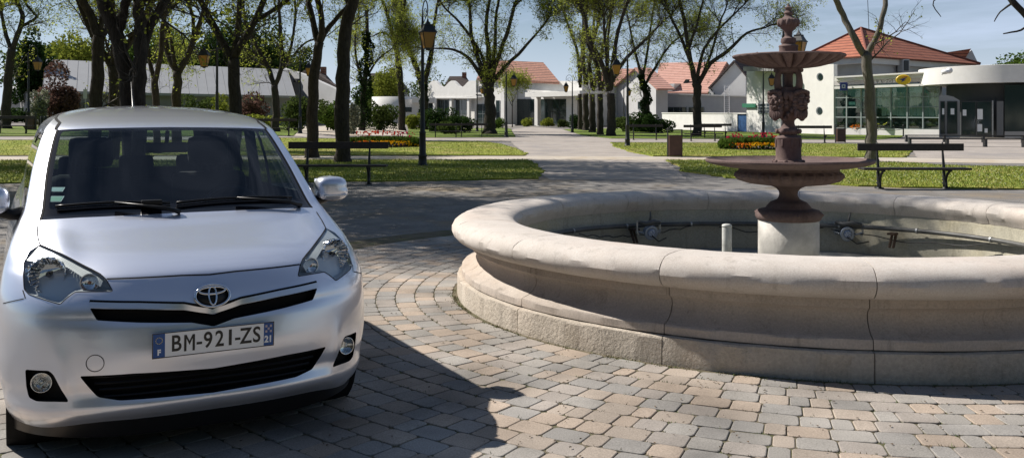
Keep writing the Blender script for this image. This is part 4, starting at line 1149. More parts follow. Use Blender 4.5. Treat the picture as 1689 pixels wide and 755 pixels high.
# inner pillars
for sd in (-1, 1):
    b = MB()
    b.tube([(sd*.66, 2.07, 1.0), (sd*.60, 2.08, 1.44)], .035, 8); b.tube([(sd*.66, 2.95, 1.0), (sd*.58, 2.93, 1.42)], .035, 8)
    b.build('door_pillar', M_seat, car, True)
    b = MB(); b.tube([(sd*.615, 2.06, 1.28), (sd*.60, 2.02, .9), (sd*.55, 2.0, .55)], .018, 6); b.build('seat_belt', M_seat, car)
# ---- end car
# ================================================================== buildings
M_wwall = mat('white_render', (.74, .73, .70), .85, var=.06, vscale=1.2, bump=.15, bscale=40)
M_gwall = mat('grey_render', (.50, .50, .50), .85, var=.08, vscale=.8, bump=.15, bscale=40)
M_mgrey = mat('mid_grey_render', (.27, .27, .27), .85, var=.1, vscale=.8)
M_dark = mat('dark_panel', (.035, .037, .04), .5)
M_frame = mat('grey_frame', (.22, .24, .25), .45, metal=.3)
M_wframe = mat('white_frame', (.70, .71, .72), .5)
M_bluedoor = mat('blue_door', (.02, .075, .20), .5, var=.1, vscale=3)
M_gutter = mat('gutter', (.10, .10, .10), .6)
M_green = mat('green_banner', (.02, .16, .09), .6)
def pane_mat(name, c=(.02, .035, .035), rough=.06):
    m = mat(name, c, rough, spec=.8); return m
M_pane = pane_mat('window_glass'); M_paneg = pane_mat('greenish_glass', (.035, .075, .062), .10)
def roof_mat(name, c1, c2, rows=2.0, sc=1.0, bump=1.0, dirv=(0,0,1)):
    m = bpy.data.materials.new(name); m.use_nodes = True; N, L = m.node_tree.nodes, m.node_tree.links; p = N['Principled BSDF']; p.inputs['Roughness'].default_value = .85
    tc = N.new('ShaderNodeTexCoord'); n = N.new('ShaderNodeTexNoise'); n.inputs['Scale'].default_value = 1.4*sc; n.inputs['Detail'].default_value = 8; n.inputs['Roughness'].default_value = .7; L.new(tc.outputs['Object'], n.inputs['Vector'])
    r = N.new('ShaderNodeValToRGB'); r.color_ramp.elements[0].color = (*c1, 1); r.color_ramp.elements[1].color = (*c2, 1); r.color_ramp.elements[0].position = .35; r.color_ramp.elements[1].position = .65; L.new(n.outputs['Fac'], r.inputs['Fac'])
    w = N.new('ShaderNodeTexWave'); w.wave_type = 'BANDS'; w.bands_direction = 'Z'; w.wave_profile = 'SAW'; w.inputs['Scale'].default_value = rows/2; w.inputs['Distortion'].default_value = .25; w.inputs['Detail'].default_value = 2; L.new(tc.outputs['Object'], w.inputs['Vector'])
    mx = N.new('ShaderNodeMix'); mx.data_type = 'RGBA'; mx.blend_type = 'MULTIPLY'; rr = N.new('ShaderNodeValToRGB'); rr.color_ramp.elements[0].color = (.14,.12,.12,1); rr.color_ramp.elements[0].position = .05; rr.color_ramp.elements[1].position = .34; L.new(w.outputs['Fac'], rr.inputs['Fac']); mx.inputs['Factor'].default_value = .95
    L.new(r.outputs['Color'], mx.inputs['A']); L.new(rr.outputs['Color'], mx.inputs['B']); L.new(mx.outputs['Result'], p.inputs['Base Color'])
    b = N.new('ShaderNodeBump'); b.inputs['Strength'].default_value = bump; b.inputs['Distance'].default_value = .05; L.new(w.outputs['Fac'], b.inputs['Height']); L.new(b.outputs['Normal'], p.inputs['Normal'])
    return m
M_rtile = roof_mat('red_roof_tiles', (.33,.105,.060), (.46,.165,.095), 1.9)
M_btile = roof_mat('brown_roof_tiles', (.17,.075,.050), (.36,.17,.115), 1.5, 2.5)
M_ptile = roof_mat('pale_pink_roof_tiles', (.52,.27,.21), (.62,.35,.28), 2.4)
M_dtile = roof_mat('dark_brown_roof_tiles', (.07,.05,.045), (.12,.09,.08), 2.4)
def metal_roof_mat():
    m = bpy.data.materials.new('standing_seam_roof'); m.use_nodes = True; N, L = m.node_tree.nodes, m.node_tree.links; p = N['Principled BSDF']; p.inputs['Roughness'].default_value = .55
    tc = N.new('ShaderNodeTexCoord'); n = N.new('ShaderNodeTexNoise'); n.inputs['Scale'].default_value = .7; n.inputs['Detail'].default_value = 7; L.new(tc.outputs['Object'], n.inputs['Vector'])
    r = N.new('ShaderNodeValToRGB'); r.color_ramp.elements[0].color = (.25,.255,.26,1); r.color_ramp.elements[1].color = (.31,.315,.32,1); L.new(n.outputs['Fac'], r.inputs['Fac'])
    L.new(r.outputs['Color'], p.inputs['Base Color']); return m
M_mroof = metal_roof_mat()

class Plane:
    """a vertical wall plane standing on the ground between two points; shapes on it are given as seen in the photograph and get real thickness"""
    def __init__(s, px0, Y0, px1, Y1):
        s.a = Vector(((px0-PX0)*Y0/FPX, Y0)); s.b = Vector(((px1-PX0)*Y1/FPX, Y1)); s.d = (s.b-s.a).normalized(); s.n = Vector((-s.d.y, s.d.x))   # n points away from the viewer
        if s.n.y < 0: s.n = -s.n
    def P(s, px, py, out=0.0):
        dx = (px-PX0)/FPX; o = s.a - s.n*out
        # (dx*t, t) = o + d*k
        t = (o.x*s.d.y - o.y*s.d.x) / (dx*s.d.y - s.d.x)
        return Vector((dx*t, t, CAM_H + (HOR-py)*t/FPX))
    def slab(s, b, poly, thick=.3, out=0.0, m=0):
        f = [s.P(x, y, out) for x, y in poly]; nn = Vector((s.n.x, s.n.y, 0))*thick; k = len(f)
        b.add([p for p in f] + [p+nn for p in f], [tuple(range(k)), tuple(range(k, 2*k))[::-1]] + [(i, k+i, k+(i+1) % k, (i+1) % k) for i in range(k)], m)
    def rect(s, b, x0, x1, y0, y1, thick=.3, out=0.0, m=0): s.slab(b, [(x0,y0),(x0,y1),(x1,y1),(x1,y0)], thick, out, m)
def part(name, fn, m, parent, smooth=False):
    b = MB(); fn(b); return b.build(name, m, parent, smooth)
def window(pl, parent, x0, x1, y0, y1, cols=1, rows=1, fm=None, pm=None, fw=.6, out=.06):
    fr = MB()
    for i in range(cols+1):
        x = x0 + (x1-x0)*i/cols; pl.rect(fr, x-fw/2, x+fw/2, y0-fw/2, y1+fw/2, .10, out+.03)
    for j in range(rows+1):
        y = y0 + (y1-y0)*j/rows; pl.rect(fr, x0, x1, y-fw/2, y+fw/2, .08, out+.02)
    w = fr.build('window', fm or M_frame, parent); b = MB(); pl.rect(b, x0, x1, y0, y1, .03, out); b.build('pane', pm or M_pane, w); return w
def bld(name, label, cat, Y, px):
    p = GZ(px, Y); e = empty(name, (0, 0, 0), 0, label, cat); return e

# --- long hall with the grey metal roof
e = bld('hall', 'long low hall with a pale grey metal roof behind the trees on the left', 'building', 80, 270)
pl = Plane(72, 72, 480, 85)
base = lambda px: 215
part('wall', lambda b: pl.slab(b, [(72,150.5),(72,206),(480,206),(480,158)], 9), M_mgrey, e)
def hall_roof(b):
    A, B = pl.P(70, 149.5, .9), pl.P(487, 158.3, .9); n3 = Vector((pl.n.x, pl.n.y, 0))
    C, D = pl.P(76, 98, -9.2), pl.P(474, 115, -9.2); E_, F = C + Vector((-.5,8,-3)), D + Vector((-2.5,8,-3)); t = Vector((0,0,-.22))
    b.add([A,B,D,C,F,E_,A+t,B+t,D+t,C+t,F+t,E_+t], [(0,1,2,3),(3,2,4,5),(7,6,9,8),(8,9,11,10),(0,6,7,1),(1,7,8,2),(2,8,10,4),(0,3,9,6),(3,5,11,9),(5,4,10,11)])
rf = part('roof', hall_roof, M_mroof, e)
b = MB(); A, B = pl.P(70, 149.5, .9), pl.P(487, 158.3, .9); n3 = Vector((pl.n.x, pl.n.y, 0)); C_, D_ = pl.P(76, 98, -9.2), pl.P(474, 115, -9.2)
for k in range(27):
    p0 = A + (B-A)*(k/26); q0 = C_ + (D_-C_)*(k/26); b.tube([p0 + Vector((0,0,.02)), q0 + Vector((0,0,.02))], .014, 4)
b.build('seam', mat('roof_seam', (.19,.195,.20), .6), rf)
for x0, x1 in ((100,140),(185,200),(205,222),(335,352),(385,430)): window(pl, e, x0, x1, 168, 192, 3, 1)
pl2 = Plane(462, 96, 566, 86)
e2 = bld('grey_annexe', 'plain grey annexe wall with a falling roof line right of the metal roofed hall', 'building', 84, 520)
part('wall', lambda b: pl2.slab(b, [(466,112),(466,206),(567,206),(567,153),(499,122)], .4), M_gwall, e2)
part('roof', lambda b: pl2.slab(b, [(497,119),(499,122.5),(569,154.5),(569,151.5),(532,128),(510,112)], .3, -.8), M_dtile, e2)
part('wall_lamp', lambda b: pl2.rect(b, 484, 490, 130, 136, .3, .3), M_dark, e2)
# --- small far house by the road
e = bld('small_house', 'small grey gabled house with a tall double window at the far left edge', 'house', 110, 30); pl = Plane(12, 106, 50, 112)
part('wall', lambda b: pl.slab(b, [(12,150),(12,200),(49,200),(49,148),(32,135)], 8), M_gwall, e)
part('roof', lambda b: pl.slab(b, [(10,149),(10,151.5),(32,136.5),(51,149.5),(51,147),(32,133.5)], 9, .4), M_dtile, e)
window(pl, e, 20, 31, 152, 169, 2, 1, M_wframe)
part('awning', lambda b: pl.rect(b, 13, 49, 178.5, 183, .2, 1.5), M_wwall, e)
b = MB(); p0, p1 = GZ(-60, 100), GZ(420, 100)
# road on the left
patch_sheet('road', [(p.x, p.y) for p in (GZ(-300, 92), GZ(150, 92), GZ(300, 88), GZ(300, 96), GZ(150, 101), GZ(-300, 102))], M_road, .02, pixels=False)

# --- library
e = bld('library', 'white library with a wave shaped parapet and glazed entrance beyond the path', 'library', 130, 830)
pl = Plane(688, 152, 960, 117)
wave = []
for i in range(41):
    x = 690 + 95*i/40.0; y = 138.6 - 5.4*math.cos((min(x, 776)-745.5)/15.2*PI)
    wave.append((x, y))
def wavep(b):
    for (xa, ya), (xb, yb_) in zip(wave[:-1], wave[1:]):
        pl.slab(b, [(xa, ya), (xa, 161.5 - (xa-690)*.021), (xb, 161.5 - (xb-690)*.021), (xb, yb_)], .5, .9)
part('wave_parapet', wavep, M_wwall, e)
part('canopy_slab', lambda b: pl.rect(b, 684, 786, 160, 162.5, 1.4, 1.0), M_wwall, e)
part('wall', lambda b: (pl.slab(b, [(688,160),(688,206),(786,206),(786,158)], 7), pl.slab(b, [(786,133),(786,208),(960,208),(960,134)], 10)), M_wwall, e)
for x in (716, 743, 772): part('column', lambda b: pl.rect(b, x-1.8, x+1.8, 162, 206, .35, .8), M_wwall, e)
for x0, x1 in ((693,714),(719,740),(746,769)): window(pl, e, x0, x1, 165, 190, 3, 1, M_frame, M_pane)
window(pl, e, 787, 815, 172, 204, 3, 2); window(pl, e, 818, 824, 166, 204, 1, 2)
part('fin', lambda b: pl.rect(b, 826, 831.5, 122, 206, 2.2, 2.3), M_wwall, e)
def librf(b):
    A, B, C, D = pl.P(833,131.5,.5), pl.P(923,135.5,.5), pl.P(896,103,-6), pl.P(841,100.5,-6); t = Vector((0,0,-.3)); n3 = Vector((pl.n.x,pl.n.y,0))*14
    A2 = pl.P(786,129.5,.5); D2 = pl.P(803,98.8,-6)
    E_, F = D2+Vector((0,6,-2.5)), C+Vector((-1.5,6,-2.5))
    b.add([A2,B,C,D2,E_,F,A2+t,B+t,C+t,D2+t,E_+t,F+t], [(0,1,2,3),(3,2,5,4),(0,6,7,1),(1,7,8,2),(2,8,11,5),(3,9,6,0),(4,10,9,3)])
part('roof', librf, M_btile, e)
part('entrance_canopy', lambda b: (pl.slab(b, [(866,152.5),(866,160),(881,160),(878,152.5)], 3, 3), pl.slab(b, [(878,153),(881,160),(956,158),(956,149.8)], 3, 3.2)), M_wwall, e)
window(pl, e, 853, 881, 164, 206, 3, 2, M_dark); window(pl, e, 887, 934, 164, 206, 4, 2, M_dark)
part('column', lambda b: pl.rect(b, 881.5, 886.5, 160, 207, .6, 1.2), M_wwall, e)
part('porch_wall', lambda b: pl.rect(b, 934, 947, 158, 206, .5, 1.4), M_wwall, e)
sg = MB(); pl.rect(sg, 780, 799, 153, 160, .15, 1.6); sgo = sg.build('sign_board', M_wwall, e)
p0 = pl.P(789.5, 156.6, 1.66); Mx = Matrix.Translation(p0) @ Matrix.Rotation(math.atan2(pl.d.y, pl.d.x), 4, 'Z') @ Matrix.Rotation(PI/2, 4, 'X')
text_mesh('lettering', 'Bibliothèque', .30, M_black, sgo, Mx, extrude=.01, offset=.006)
# round white pavilion
p = at(651, 200, 118); e = empty('round_pavilion', (p.x, p.y, 0), 0, 'low round white pavilion between the shrubs left of the library', 'building')
b = MB(); b.lathe([(2.9,.2),(2.9,4.35),(2.75,4.35),(2.75,4.2),(.1,4.2)], 64); b.build('wall', M_wwall, e, True)
pl = Plane(668, 112, 684, 112)
b = MB(); b.box(1.2, 3.6, -2.8, -.6, .2, 4.0); b.build('side_wall', M_wwall, e)
b = MB(); b.box(1.6, 2.5, -2.86, -2.78, 2.4, 3.0); b.build('window', M_pane, e)
b = MB(); b.box(2.6, 5.4, -3.6, -.4, 3.55, 4.15); b.build('flat_canopy', M_wwall, e)
# dark roofs of houses beyond
def house(name, label, px0, px1, Y, yb, ye, yr, mw, mr, hip=.0, dorm=False):
    e = bld(name, label, 'house', Y, px0); pl = Plane(px0, Y, px1, Y)
    part('wall', lambda b: pl.rect(b, px0+1, px1-1, ye, yb, 7), mw, e)
    def rf(b):
        A, B = pl.P(px0-1, ye+1, .5), pl.P(px1+1, ye+1, .5); w = px1-px0
        C, D = pl.P(px1-w*hip, yr, -3.5), pl.P(px0+w*hip, yr, -3.5); n3 = Vector((pl.n.x,pl.n.y,0))*8; E_, F = A+n3, B+n3
        b.add([A,B,C,D,E_,F], [(0,1,2,3),(3,2,5,4),(0,3,4),(1,5,2)])
    part('roof', rf, mr, e)
    p = pl.P(px0 + (px1-px0)*.7, yr, -3.5); b = MB(); b.box(p.x-.4, p.x+.4, p.y-.4, p.y+.4, p.z-.8, p.z+.7); b.build('chimney', M_btile, e)
    return e, pl
house('far_house', 'far house with a dark brown hipped roof and white dormer left of the round pavilion', 598, 668, 150, 195, 150, 121, M_gwall, M_dtile, .2)
e_, pl_ = house('far_house', 'far house with a dark hipped roof rising behind the wave parapet', 728, 782, 165, 190, 150, 126, M_gwall, M_dtile, .25)
house('far_house', 'far grey roofed house seen between the two trunks left of the ivy tree', 500, 548, 140, 195, 150, 118, M_gwall, M_dtile, .3)
# --- gabled houses right of the library
e = bld('gabled_house', 'white gabled house with a pink tiled roof behind the row of close trunks', 'house', 118, 1040); pl = Plane(985, 128, 1082, 108)
part('wall', lambda b: pl.slab(b, [(1013,142),(1013,206),(1082,206),(1082,147),(1046,113.5)], 1.5), M_gwall, e)
part('roof', lambda b: (pl.slab(b, [(1046,111.5),(1046,114.5),(1084,149),(1084,146)], 2.2, .5), pl.slab(b, [(962,142),(1012,143.5),(1046,113.5),(1000,113)], .4, .6)), M_ptile, e)
part('lower_wall', lambda b: pl.rect(b, 955, 1013, 142, 206, 1.5), M_wwall, e)
window(pl, e, 1000, 1006, 166, 186, 2, 1); window(pl, e, 1052, 1058, 168, 180, 1, 1)
e = bld('flat_roofed_house', 'flat roofed grey building with a row of small windows behind the white wall', 'building', 112, 1150); pl = Plane(1075, 112, 1230, 106)
part('wall', lambda b: pl.slab(b, [(1070,154),(1070,206),(1232,206),(1232,159)], 8), M_gwall, e)
part('coping', lambda b: pl.slab(b, [(1069,153),(1069,155),(1233,160),(1233,158)], 8.3, .2), M_wwall, e)
for x0, x1 in ((1086,1096),(1100,1132),(1136,1143),(1152,1161)): window(pl, e, x0, x1, 177, 187.5, 1 if x1-x0 < 20 else 3, 1)
b = MB()
for (x, y0, y1) in ((1195,141,186),(1203,141,186)):
    p0, p1 = pl.P(x, y0, .5), pl.P(x, y1, .5); b.tube([p0, p1], .04, 6)
for k in range(14):
    y = 143 + 3.2*k; b.tube([pl.P(1195, y, .5), pl.P(1203, y, .5)], .025, 5)
for y in (141, 146, 151):
    b.tube([pl.P(1194, y, .5), pl.P(1194, y, 1.3), pl.P(1204, y, 1.3), pl.P(1204, y, .5)], .03, 5)
b.build('caged_ladder', M_wframe, e)
e = bld('pink_roofed_house', 'large house with a pale pink tiled roof, dormer and roof window behind the flat building', 'house', 128, 1140); pl = Plane(1075, 132, 1200, 124)
part('wall', lambda b: pl.rect(b, 1082, 1170, 150, 200, 8), M_wwall, e)
def pr(b):
    A, B, C, D = pl.P(1078,153,.3), pl.P(1168,153,.3), pl.P(1199,102,-6), pl.P(1088,104,-6); t = Vector((0,0,-.3)); n3 = Vector((pl.n.x,pl.n.y,0))*12
    b.add([A,B,C,D,A+n3,B+n3,A+t,B+t,C+t,D+t], [(0,1,2,3),(3,2,5,4),(0,6,7,1),(1,7,8,2),(3,9,6,0),(0,3,4)])
part('roof', pr, M_ptile, e)
part('dormer', lambda b: pl.slab(b, [(1084,139),(1084,150),(1108,150),(1113,138)], 2.5, .2), M_wwall, e)
part('dormer_window', lambda b: pl.rect(b, 1089, 1095, 142, 148, .1, .3), M_pane, e)
part('roof_window', lambda b: pl.slab(b, [(1124,141),(1130,141),(1137,131),(1131,131)], .3, -1.6), M_pane, e)
e = bld('grey_gable_house', 'grey house gable with dark verges between the pink roof and the post office', 'house', 118, 1205); pl = Plane(1168, 120, 1230, 116)
part('wall', lambda b: pl.slab(b, [(1169,144),(1169,200),(1230,200),(1230,125),(1210,101)], 9), M_gwall, e)
part('roof', lambda b: (pl.slab(b, [(1167,145.5),(1169,147),(1210,102.5),(1210,99.5)], 10, .4), pl.slab(b, [(1210,99.5),(1210,102.5),(1231,128),(1232,126)], 10, .45)), M_dtile, e)

# --- white garden wall with the blue door
pw = Plane(1095, 98, 1375, 72)
e = bld('garden_wall', 'low white rendered garden wall with a blue door behind the right hand flower bed', 'wall', 90, 1180)
part('wall', lambda b: (pw.slab(b, [(1092,187),(1092,216),(1216,222),(1216,187.5)], .3)), M_wwall, e)
part('coping', lambda b: pw.slab(b, [(1091,185.8),(1091,187.2),(1230,188),(1230,186.4)], .4, .05), M_wwall, e)
part('door', lambda b: pw.slab(b, [(1216.5,188.5),(1216.5,222),(1231,222),(1231,188.5)], .1, -.08), M_bluedoor, e)
# --- post office
e = bld('post_office', 'white post office with portholes, glass front, red hipped roof and a round entrance canopy', 'post office', 75, 1450)
part('porthole_wall', lambda b: pw.slab(b, [(1231.5,112),(1231.5,172),(1231.5,224),(1375,226),(1375,106)], .35, .12), M_wwall, e)
for (x, y) in ((1352,127),(1351,183)):
    n = 24; poly = [(x + 5.2*math.cos(2*PI*k/n), y + 6.6*math.sin(2*PI*k/n)) for k in range(n)]; b = MB(); pw.slab(b, poly, .05, .14); o = b.build('porthole', M_frame, e)
    poly = [(x + .9 + 3.9*math.cos(2*PI*k/n), y + 5.3*math.sin(2*PI*k/n)) for k in range(n)]; b = MB(); pw.slab(b, poly, .05, .16); b.build('pane', M_pane, o)
part('green_banner', lambda b: pw.rect(b, 1224, 1246, 171, 177.5, .08, .3), M_green, e)
window(pw, e, 1250, 1277, 171, 187, 2, 3, M_wframe, M_pane, .8, .16)
part('soffit', lambda b: pw.rect(b, 1226, 1292, 110, 117.5, 1.2, 1.3), M_mgrey, e)
pg_ = Plane(1375, 72, 1549, 65)
# glass front
part('plinth', lambda b: pg_.slab(b, [(1377,211.5),(1377,223),(1550,227),(1550,214)], .4, .1), M_wwall, e)
part('back_wall', lambda b: pg_.slab(b, [(1377,140),(1377,212),(1550,214),(1550,137)], .3, -2.2), M_paneg, e)
gl = MB(); pg_.slab(gl, [(1377,143),(1377,211.5),(1550,214),(1550,139)], .04, .0)
gw = gl.build('shop_window', glass_mat('shop_glass', (.80,.90,.86), ior=1.6), e)
b = MB(); xsn = [1377,1396,1420,1443.5,1469,1496,1522,1549]
for x in xsn:
    pg_.rect(b, x-.9, x+.9, 139, 213, .12, .10)
for f in (.0, .27, .50, .735, 1.0):
    pg_.slab(b, [(1377,143+f*68.5-.7),(1377,143+f*68.5+.8),(1550,139+f*75+.8),(1550,139+f*75-.7)], .10, .09)
b.build('mullion', mat('pale_mullion', (.30,.35,.35), .5), gw)
b = MB(); rg_ = random.Random(8)
for k in range(62):
    x = 1455 + k*1.52
    if (k % 13) in (5, 11): continue
    pg_.rect(b, x-.42, x+.42, 153+rg_.uniform(-1,1), 191, .03, -.12)
b.build('vertical_blind', M_wwall, gw)
b = MB()
for (x0,x1,y0,y1) in ((1378,1394,181,195),(1400,1418,168,178)): pg_.rect(b, x0, x1, y0, y1, .05, -.3)
b.build('notice', mat('teal_notice', (.10,.22,.22), .5), gw)
b = MB()
for (x0,x1,y0,y1) in ((1378,1549,197,211.5),): pg_.slab(b, [(1378,196),(1378,211),(1549,213.5),(1549,195.5)], .04, -.25)
b.build('dark_low_panel', M_dark, gw)
def band(name, y0l, y1l, y0r, y1r, out, th, m, x0=1376, x1=1530): return part(name, lambda b: pg_.slab(b, [(x0,y0l),(x0,y1l),(x1,y1r),(x1,y0r)], th, out), m, e)
band('upper_ledge', 126.5, 129, 118, 120.5, 1.1, 1.4, M_wwall); band('fascia_board', 129.5, 134, 121, 127.5, .85, .8, M_wwall)
band('sign_band', 134, 141.5, 127.5, 134.5, .55, .6, mat('pale_grey_band', (.52,.50,.49), .8)); band('lower_ledge', 143, 147, 137.5, 141, 1.0, 1.1, M_wwall, 1376, 1549)
p0 = pg_.P(1466, 134.4, .60); slope = math.atan2(7.0/1512*0, 1)
Mx = Matrix.Translation(p0) @ Matrix.Rotation(math.atan2(pg_.d.y, pg_.d.x), 4, 'Z') @ Matrix.Rotation(PI/2, 4, 'X')
text_mesh('lettering', 'LA POSTE', .36, M_wwall, e, Mx, extrude=.03, spacing=1.5, offset=.01)
# upper storey under the hipped roof
NE, NW, SE, APX = at(1430, 91, 80), at(1312, 97, 86), at(1617, 104.5, 92), at(1420, 47, 90)
zt = 7.05
def up_wall(b):
    a, c, d = Vector((NE.x+.3, NE.y+1.2)), Vector((NW.x+1.4, NW.y+.8)), Vector((SE.x-1.2, SE.y+.5)); q = c + d - a
    b.prism([(a.x,a.y),(d.x,d.y),(q.x,q.y),(c.x,c.y)], .3, zt-.45)
part('upper_storey', up_wall, M_gwall, e)
def hip(b):
    q = NW + SE - NE; z = zt
    P = [Vector((p.x, p.y, z)) for p in (NE, SE, q, NW)]; t = Vector((0,0,-.12))
    b.add(P + [APX] + [p+t for p in P], [(0,1,4),(1,2,4),(2,3,4),(3,0,4),(0,5,6,1),(1,6,7,2),(3,8,5,0),(5,8,7,6)])
part('hip_roof', hip, M_rtile, e)
def fasc(b):
    q = NW + SE - NE; b.prism([(p.x*.994+.18, p.y*.999+.5) for p in (NE, SE, q, NW)], zt-.62, zt-.13)
part('eaves_fascia', fasc, M_wwall, e)
b = MB()
for P0, P1 in ((NE, APX), (SE, APX), (NW, APX)):
    b.tube([Vector((P0.x, P0.y, zt+.05)), P1 + Vector((0,0,.06))], .11, 6)
b.build('ridge_tile', mat('dark_red_ridge', (.22,.07,.045), .8), e)
b = MB(); p0 = APX + Vector((.4, -1, -.3)); b.tube([p0, p0 + Vector((-.15,0,3.6))], .03, 5); b.build('roof_mast', M_dark, e)
pu = Plane(1380, 81.5, 1525, 86)
window(pu, e, 1410, 1418, 109, 123, 1, 3); window(pu, e, 1421, 1426, 109, 123, 1, 3)
for x0, x1 in ((1446,1449),(1482,1486)): part('downpipe', lambda b: pu.rect(b, x0, x1, 100, 122, .3, .3), M_dark, e)
b = MB(); pu.rect(b, 1489, 1500, 98, 119, .6, 1.0); ac = b.build('air_conditioner', M_gwall, e); b = MB(); pu.rect(b, 1491.5, 1499, 100, 117, .05, 1.06); b.build('fan_grille', M_dark, ac)
# second small gable roof at the back
pz = Plane(1560, 100, 1612, 100)
part('rear_gable', lambda b: pz.slab(b, [(1588,96),(1588,106),(1614,106),(1603,83)], 5), M_gwall, e); part('rear_roof', lambda b: pz.slab(b, [(1556,87.5),(1572,100),(1590,100),(1602,80.5)], .4, .2), M_rtile, e)
# drum canopy and entrance
DC = at(1652, 137, 64.5); DR = 5.35
b = MB(); b.lathe([(DR-.3,3.92),(DR,3.90),(DR,5.05),(DR-.12,5.07),(DR-.12,5.0),(.1,5.0)], 96, M=Matrix.Translation((DC.x, DC.y, 0))); b.lathe([(.1,3.95),(DR-.05,3.95),(DR-.05,3.99),(.1,3.99)], 64, M=Matrix.Translation((DC.x, DC.y, 0)))
dr = b.build('round_canopy', M_wwall, e); auto_smooth(dr, 30)
# extends to the right
b = MB(); b.box(DC.x, DC.x+14, DC.y-4.6, DC.y+6, 3.92, 5.02); b.build('canopy_wing', M_wwall, e)
b = MB(); n = 40; rr = DR-1.6; vs, fs = [], []
for k in range(n+1):
    t = R(175) + R(190)*k/n; vs += [(DC.x+rr*math.cos(t), DC.y+rr*math.sin(t), .2), (DC.x+rr*math.cos(t), DC.y+rr*math.sin(t), 3.95)]
for k in range(n): fs.append((2*k, 2*k+2, 2*k+3, 2*k+1))
b.add(vs, fs); b.build('dark_entrance_wall', mat('dark_slate_panel', (.045,.05,.055), .6), e, True)
pe = Plane(1548, 62.3, 1689, 59.8)
part('door_surround', lambda b: (pe.slab(b, [(1549,158),(1549,226.5),(1583,227.5),(1583,166),(1572,159.5),(1560,157)], .15, 0)), mat('steel_grey_panel', (.26,.27,.28), .6), e)
def door(x0, x1, y0, y1, nm='glass_door', notes=()):
    b = MB(); pe.rect(b, x0, x1, y0, y1, .06, .12); o = b.build(nm, M_dark, e)
    b = MB(); pe.rect(b, x0+1, x1-1, y0+1.5, y1-2, .03, .16); b.build('pane', M_pane, o)
    for (a, c, d, f) in notes:
        b = MB(); pe.rect(b, a, c, d, f, .02, .20); b.build('paper_notice', M_wframe, o)
    return o
door(1551, 1558.5, 167, 221, notes=((1554,1557.5,179,189),)); door(1562, 1579, 167, 221, notes=((1568,1574,179,189),))
door(1585.5, 1610, 167, 224, notes=((1588,1594,181,191),)); door(1611, 1636, 167, 224, notes=((1606+6,1616+5,180,197),(1612,1620,205,217),(1624,1629,212,219)))
part('steel_post', lambda b: pe.rect(b, 1636, 1638.5, 166, 226, .15, .2), M_galv, e)
part('grey_door', lambda b: pe.rect(b, 1644, 1655, 167, 223, .1, .15), mat('grey_door_panel', (.14,.145,.15), .6), e)
part('dark_glazing', lambda b: pe.rect(b, 1657, 1760, 140, 217, .1, .1), M_pane, e)
part('low_wall', lambda b: pe.rect(b, 1657, 1760, 217, 228, .3, .2), M_mgrey, e)
# canopy spotlight, clipped to the drum
p = at(1556, 119, 58.9); b = MB(); b.ellipsoid((p.x, p.y-.25, p.z), (.22,.3,.16)); b.ellipsoid((p.x+.28, p.y-.2, p.z+.08), (.2,.25,.2)); b.tube([(p.x+.2,p.y+.6,p.z-.1),(p.x+.1,p.y-.1,p.z)], .06, 6); b.build('spotlight', M_wframe, e, True)
# oval yellow sign on its arm and blue cube sign
p = pg_.P(1490, 131.8, 1.6); o = empty('oval_sign', (p.x, p.y, p.z), 0, 'yellow oval projecting sign with a dark blue bird mark on the post office front', 'sign')
face = Vector((-.45, -.89, 0)); Mo = face.to_track_quat('Z', 'Y').to_matrix().to_4x4()
if (Mo.to_3x3() @ Vector((0,1,0))).z < 0: Mo = Mo @ Matrix.Rotation(PI, 4, 'Z')
Mo = Mo @ Matrix.Scale(1.2, 4)
if (Mo.to_3x3() @ Vector((1,0,0))).x < 0 and False: pass
M_yel = mat('sign_yellow', (.95,.62,.02), .4)
b = MB(); n = 32; b.add([(.42*math.cos(2*PI*k/n), .30*math.sin(2*PI*k/n), z) for z in (-.12,.0) for k in range(n)] + [(.39*math.cos(2*PI*k/n), .27*math.sin(2*PI*k/n), .03) for k in range(n)],
      [tuple(range(n))[::-1]] + [(l*n+k, l*n+(k+1) % n, (l+1)*n+(k+1) % n, (l+1)*n+k) for l in (0,1) for k in range(n)] + [tuple(2*n+k for k in range(n))], 0, Mo)
b.build('plate', M_yel, o)
b = MB(); b.prism([(-.26,.02),(.24,.14),(.02,-.01),(.16,-.0),(-.14,-.16),(-.04,-.03)], .034, .045, 0, Mo); b.build('bird_mark', mat('mark_blue', (.02,.04,.22), .5), o)
b = MB(); b.prism([(-.10,.105),(.24,.165),(.20,.20),(-.06,.14)], .034, .045, 0, Mo); b.build('upper_stroke', mat('mark_red', (.5,.05,.03), .5), o)
b = MB(); b.tube([(0,0,-.1),(.1,1.2,0)], .06, 6); b.build('arm', M_dark, o)
p = pg_.P(1392, 143, 1.5); o = empty('cube_sign', (p.x, p.y, p.z), R(-25), 'blue cube shaped sign with a white square mark left of the glass front', 'sign')
M_sblue = mat('sign_blue', (.03,.05,.26), .4)
b = MB(); b.box(-.27,.27,-.27,.27,-.31,.31,bev=.02); b.build('cube', M_sblue, o)
b = MB(); b.box(-.13,.13,-.283,-.275,-.13,.15); b.build('white_square', M_wframe, o); b = MB(); b.box(-.06,.06,-.292,-.284,-.06,.07); b.build('blue_mark', M_sblue, o)
b = MB(); b.tube([(0,.2,0),(0,1.3,0)], .05, 6); b.build('arm', M_dark, o)
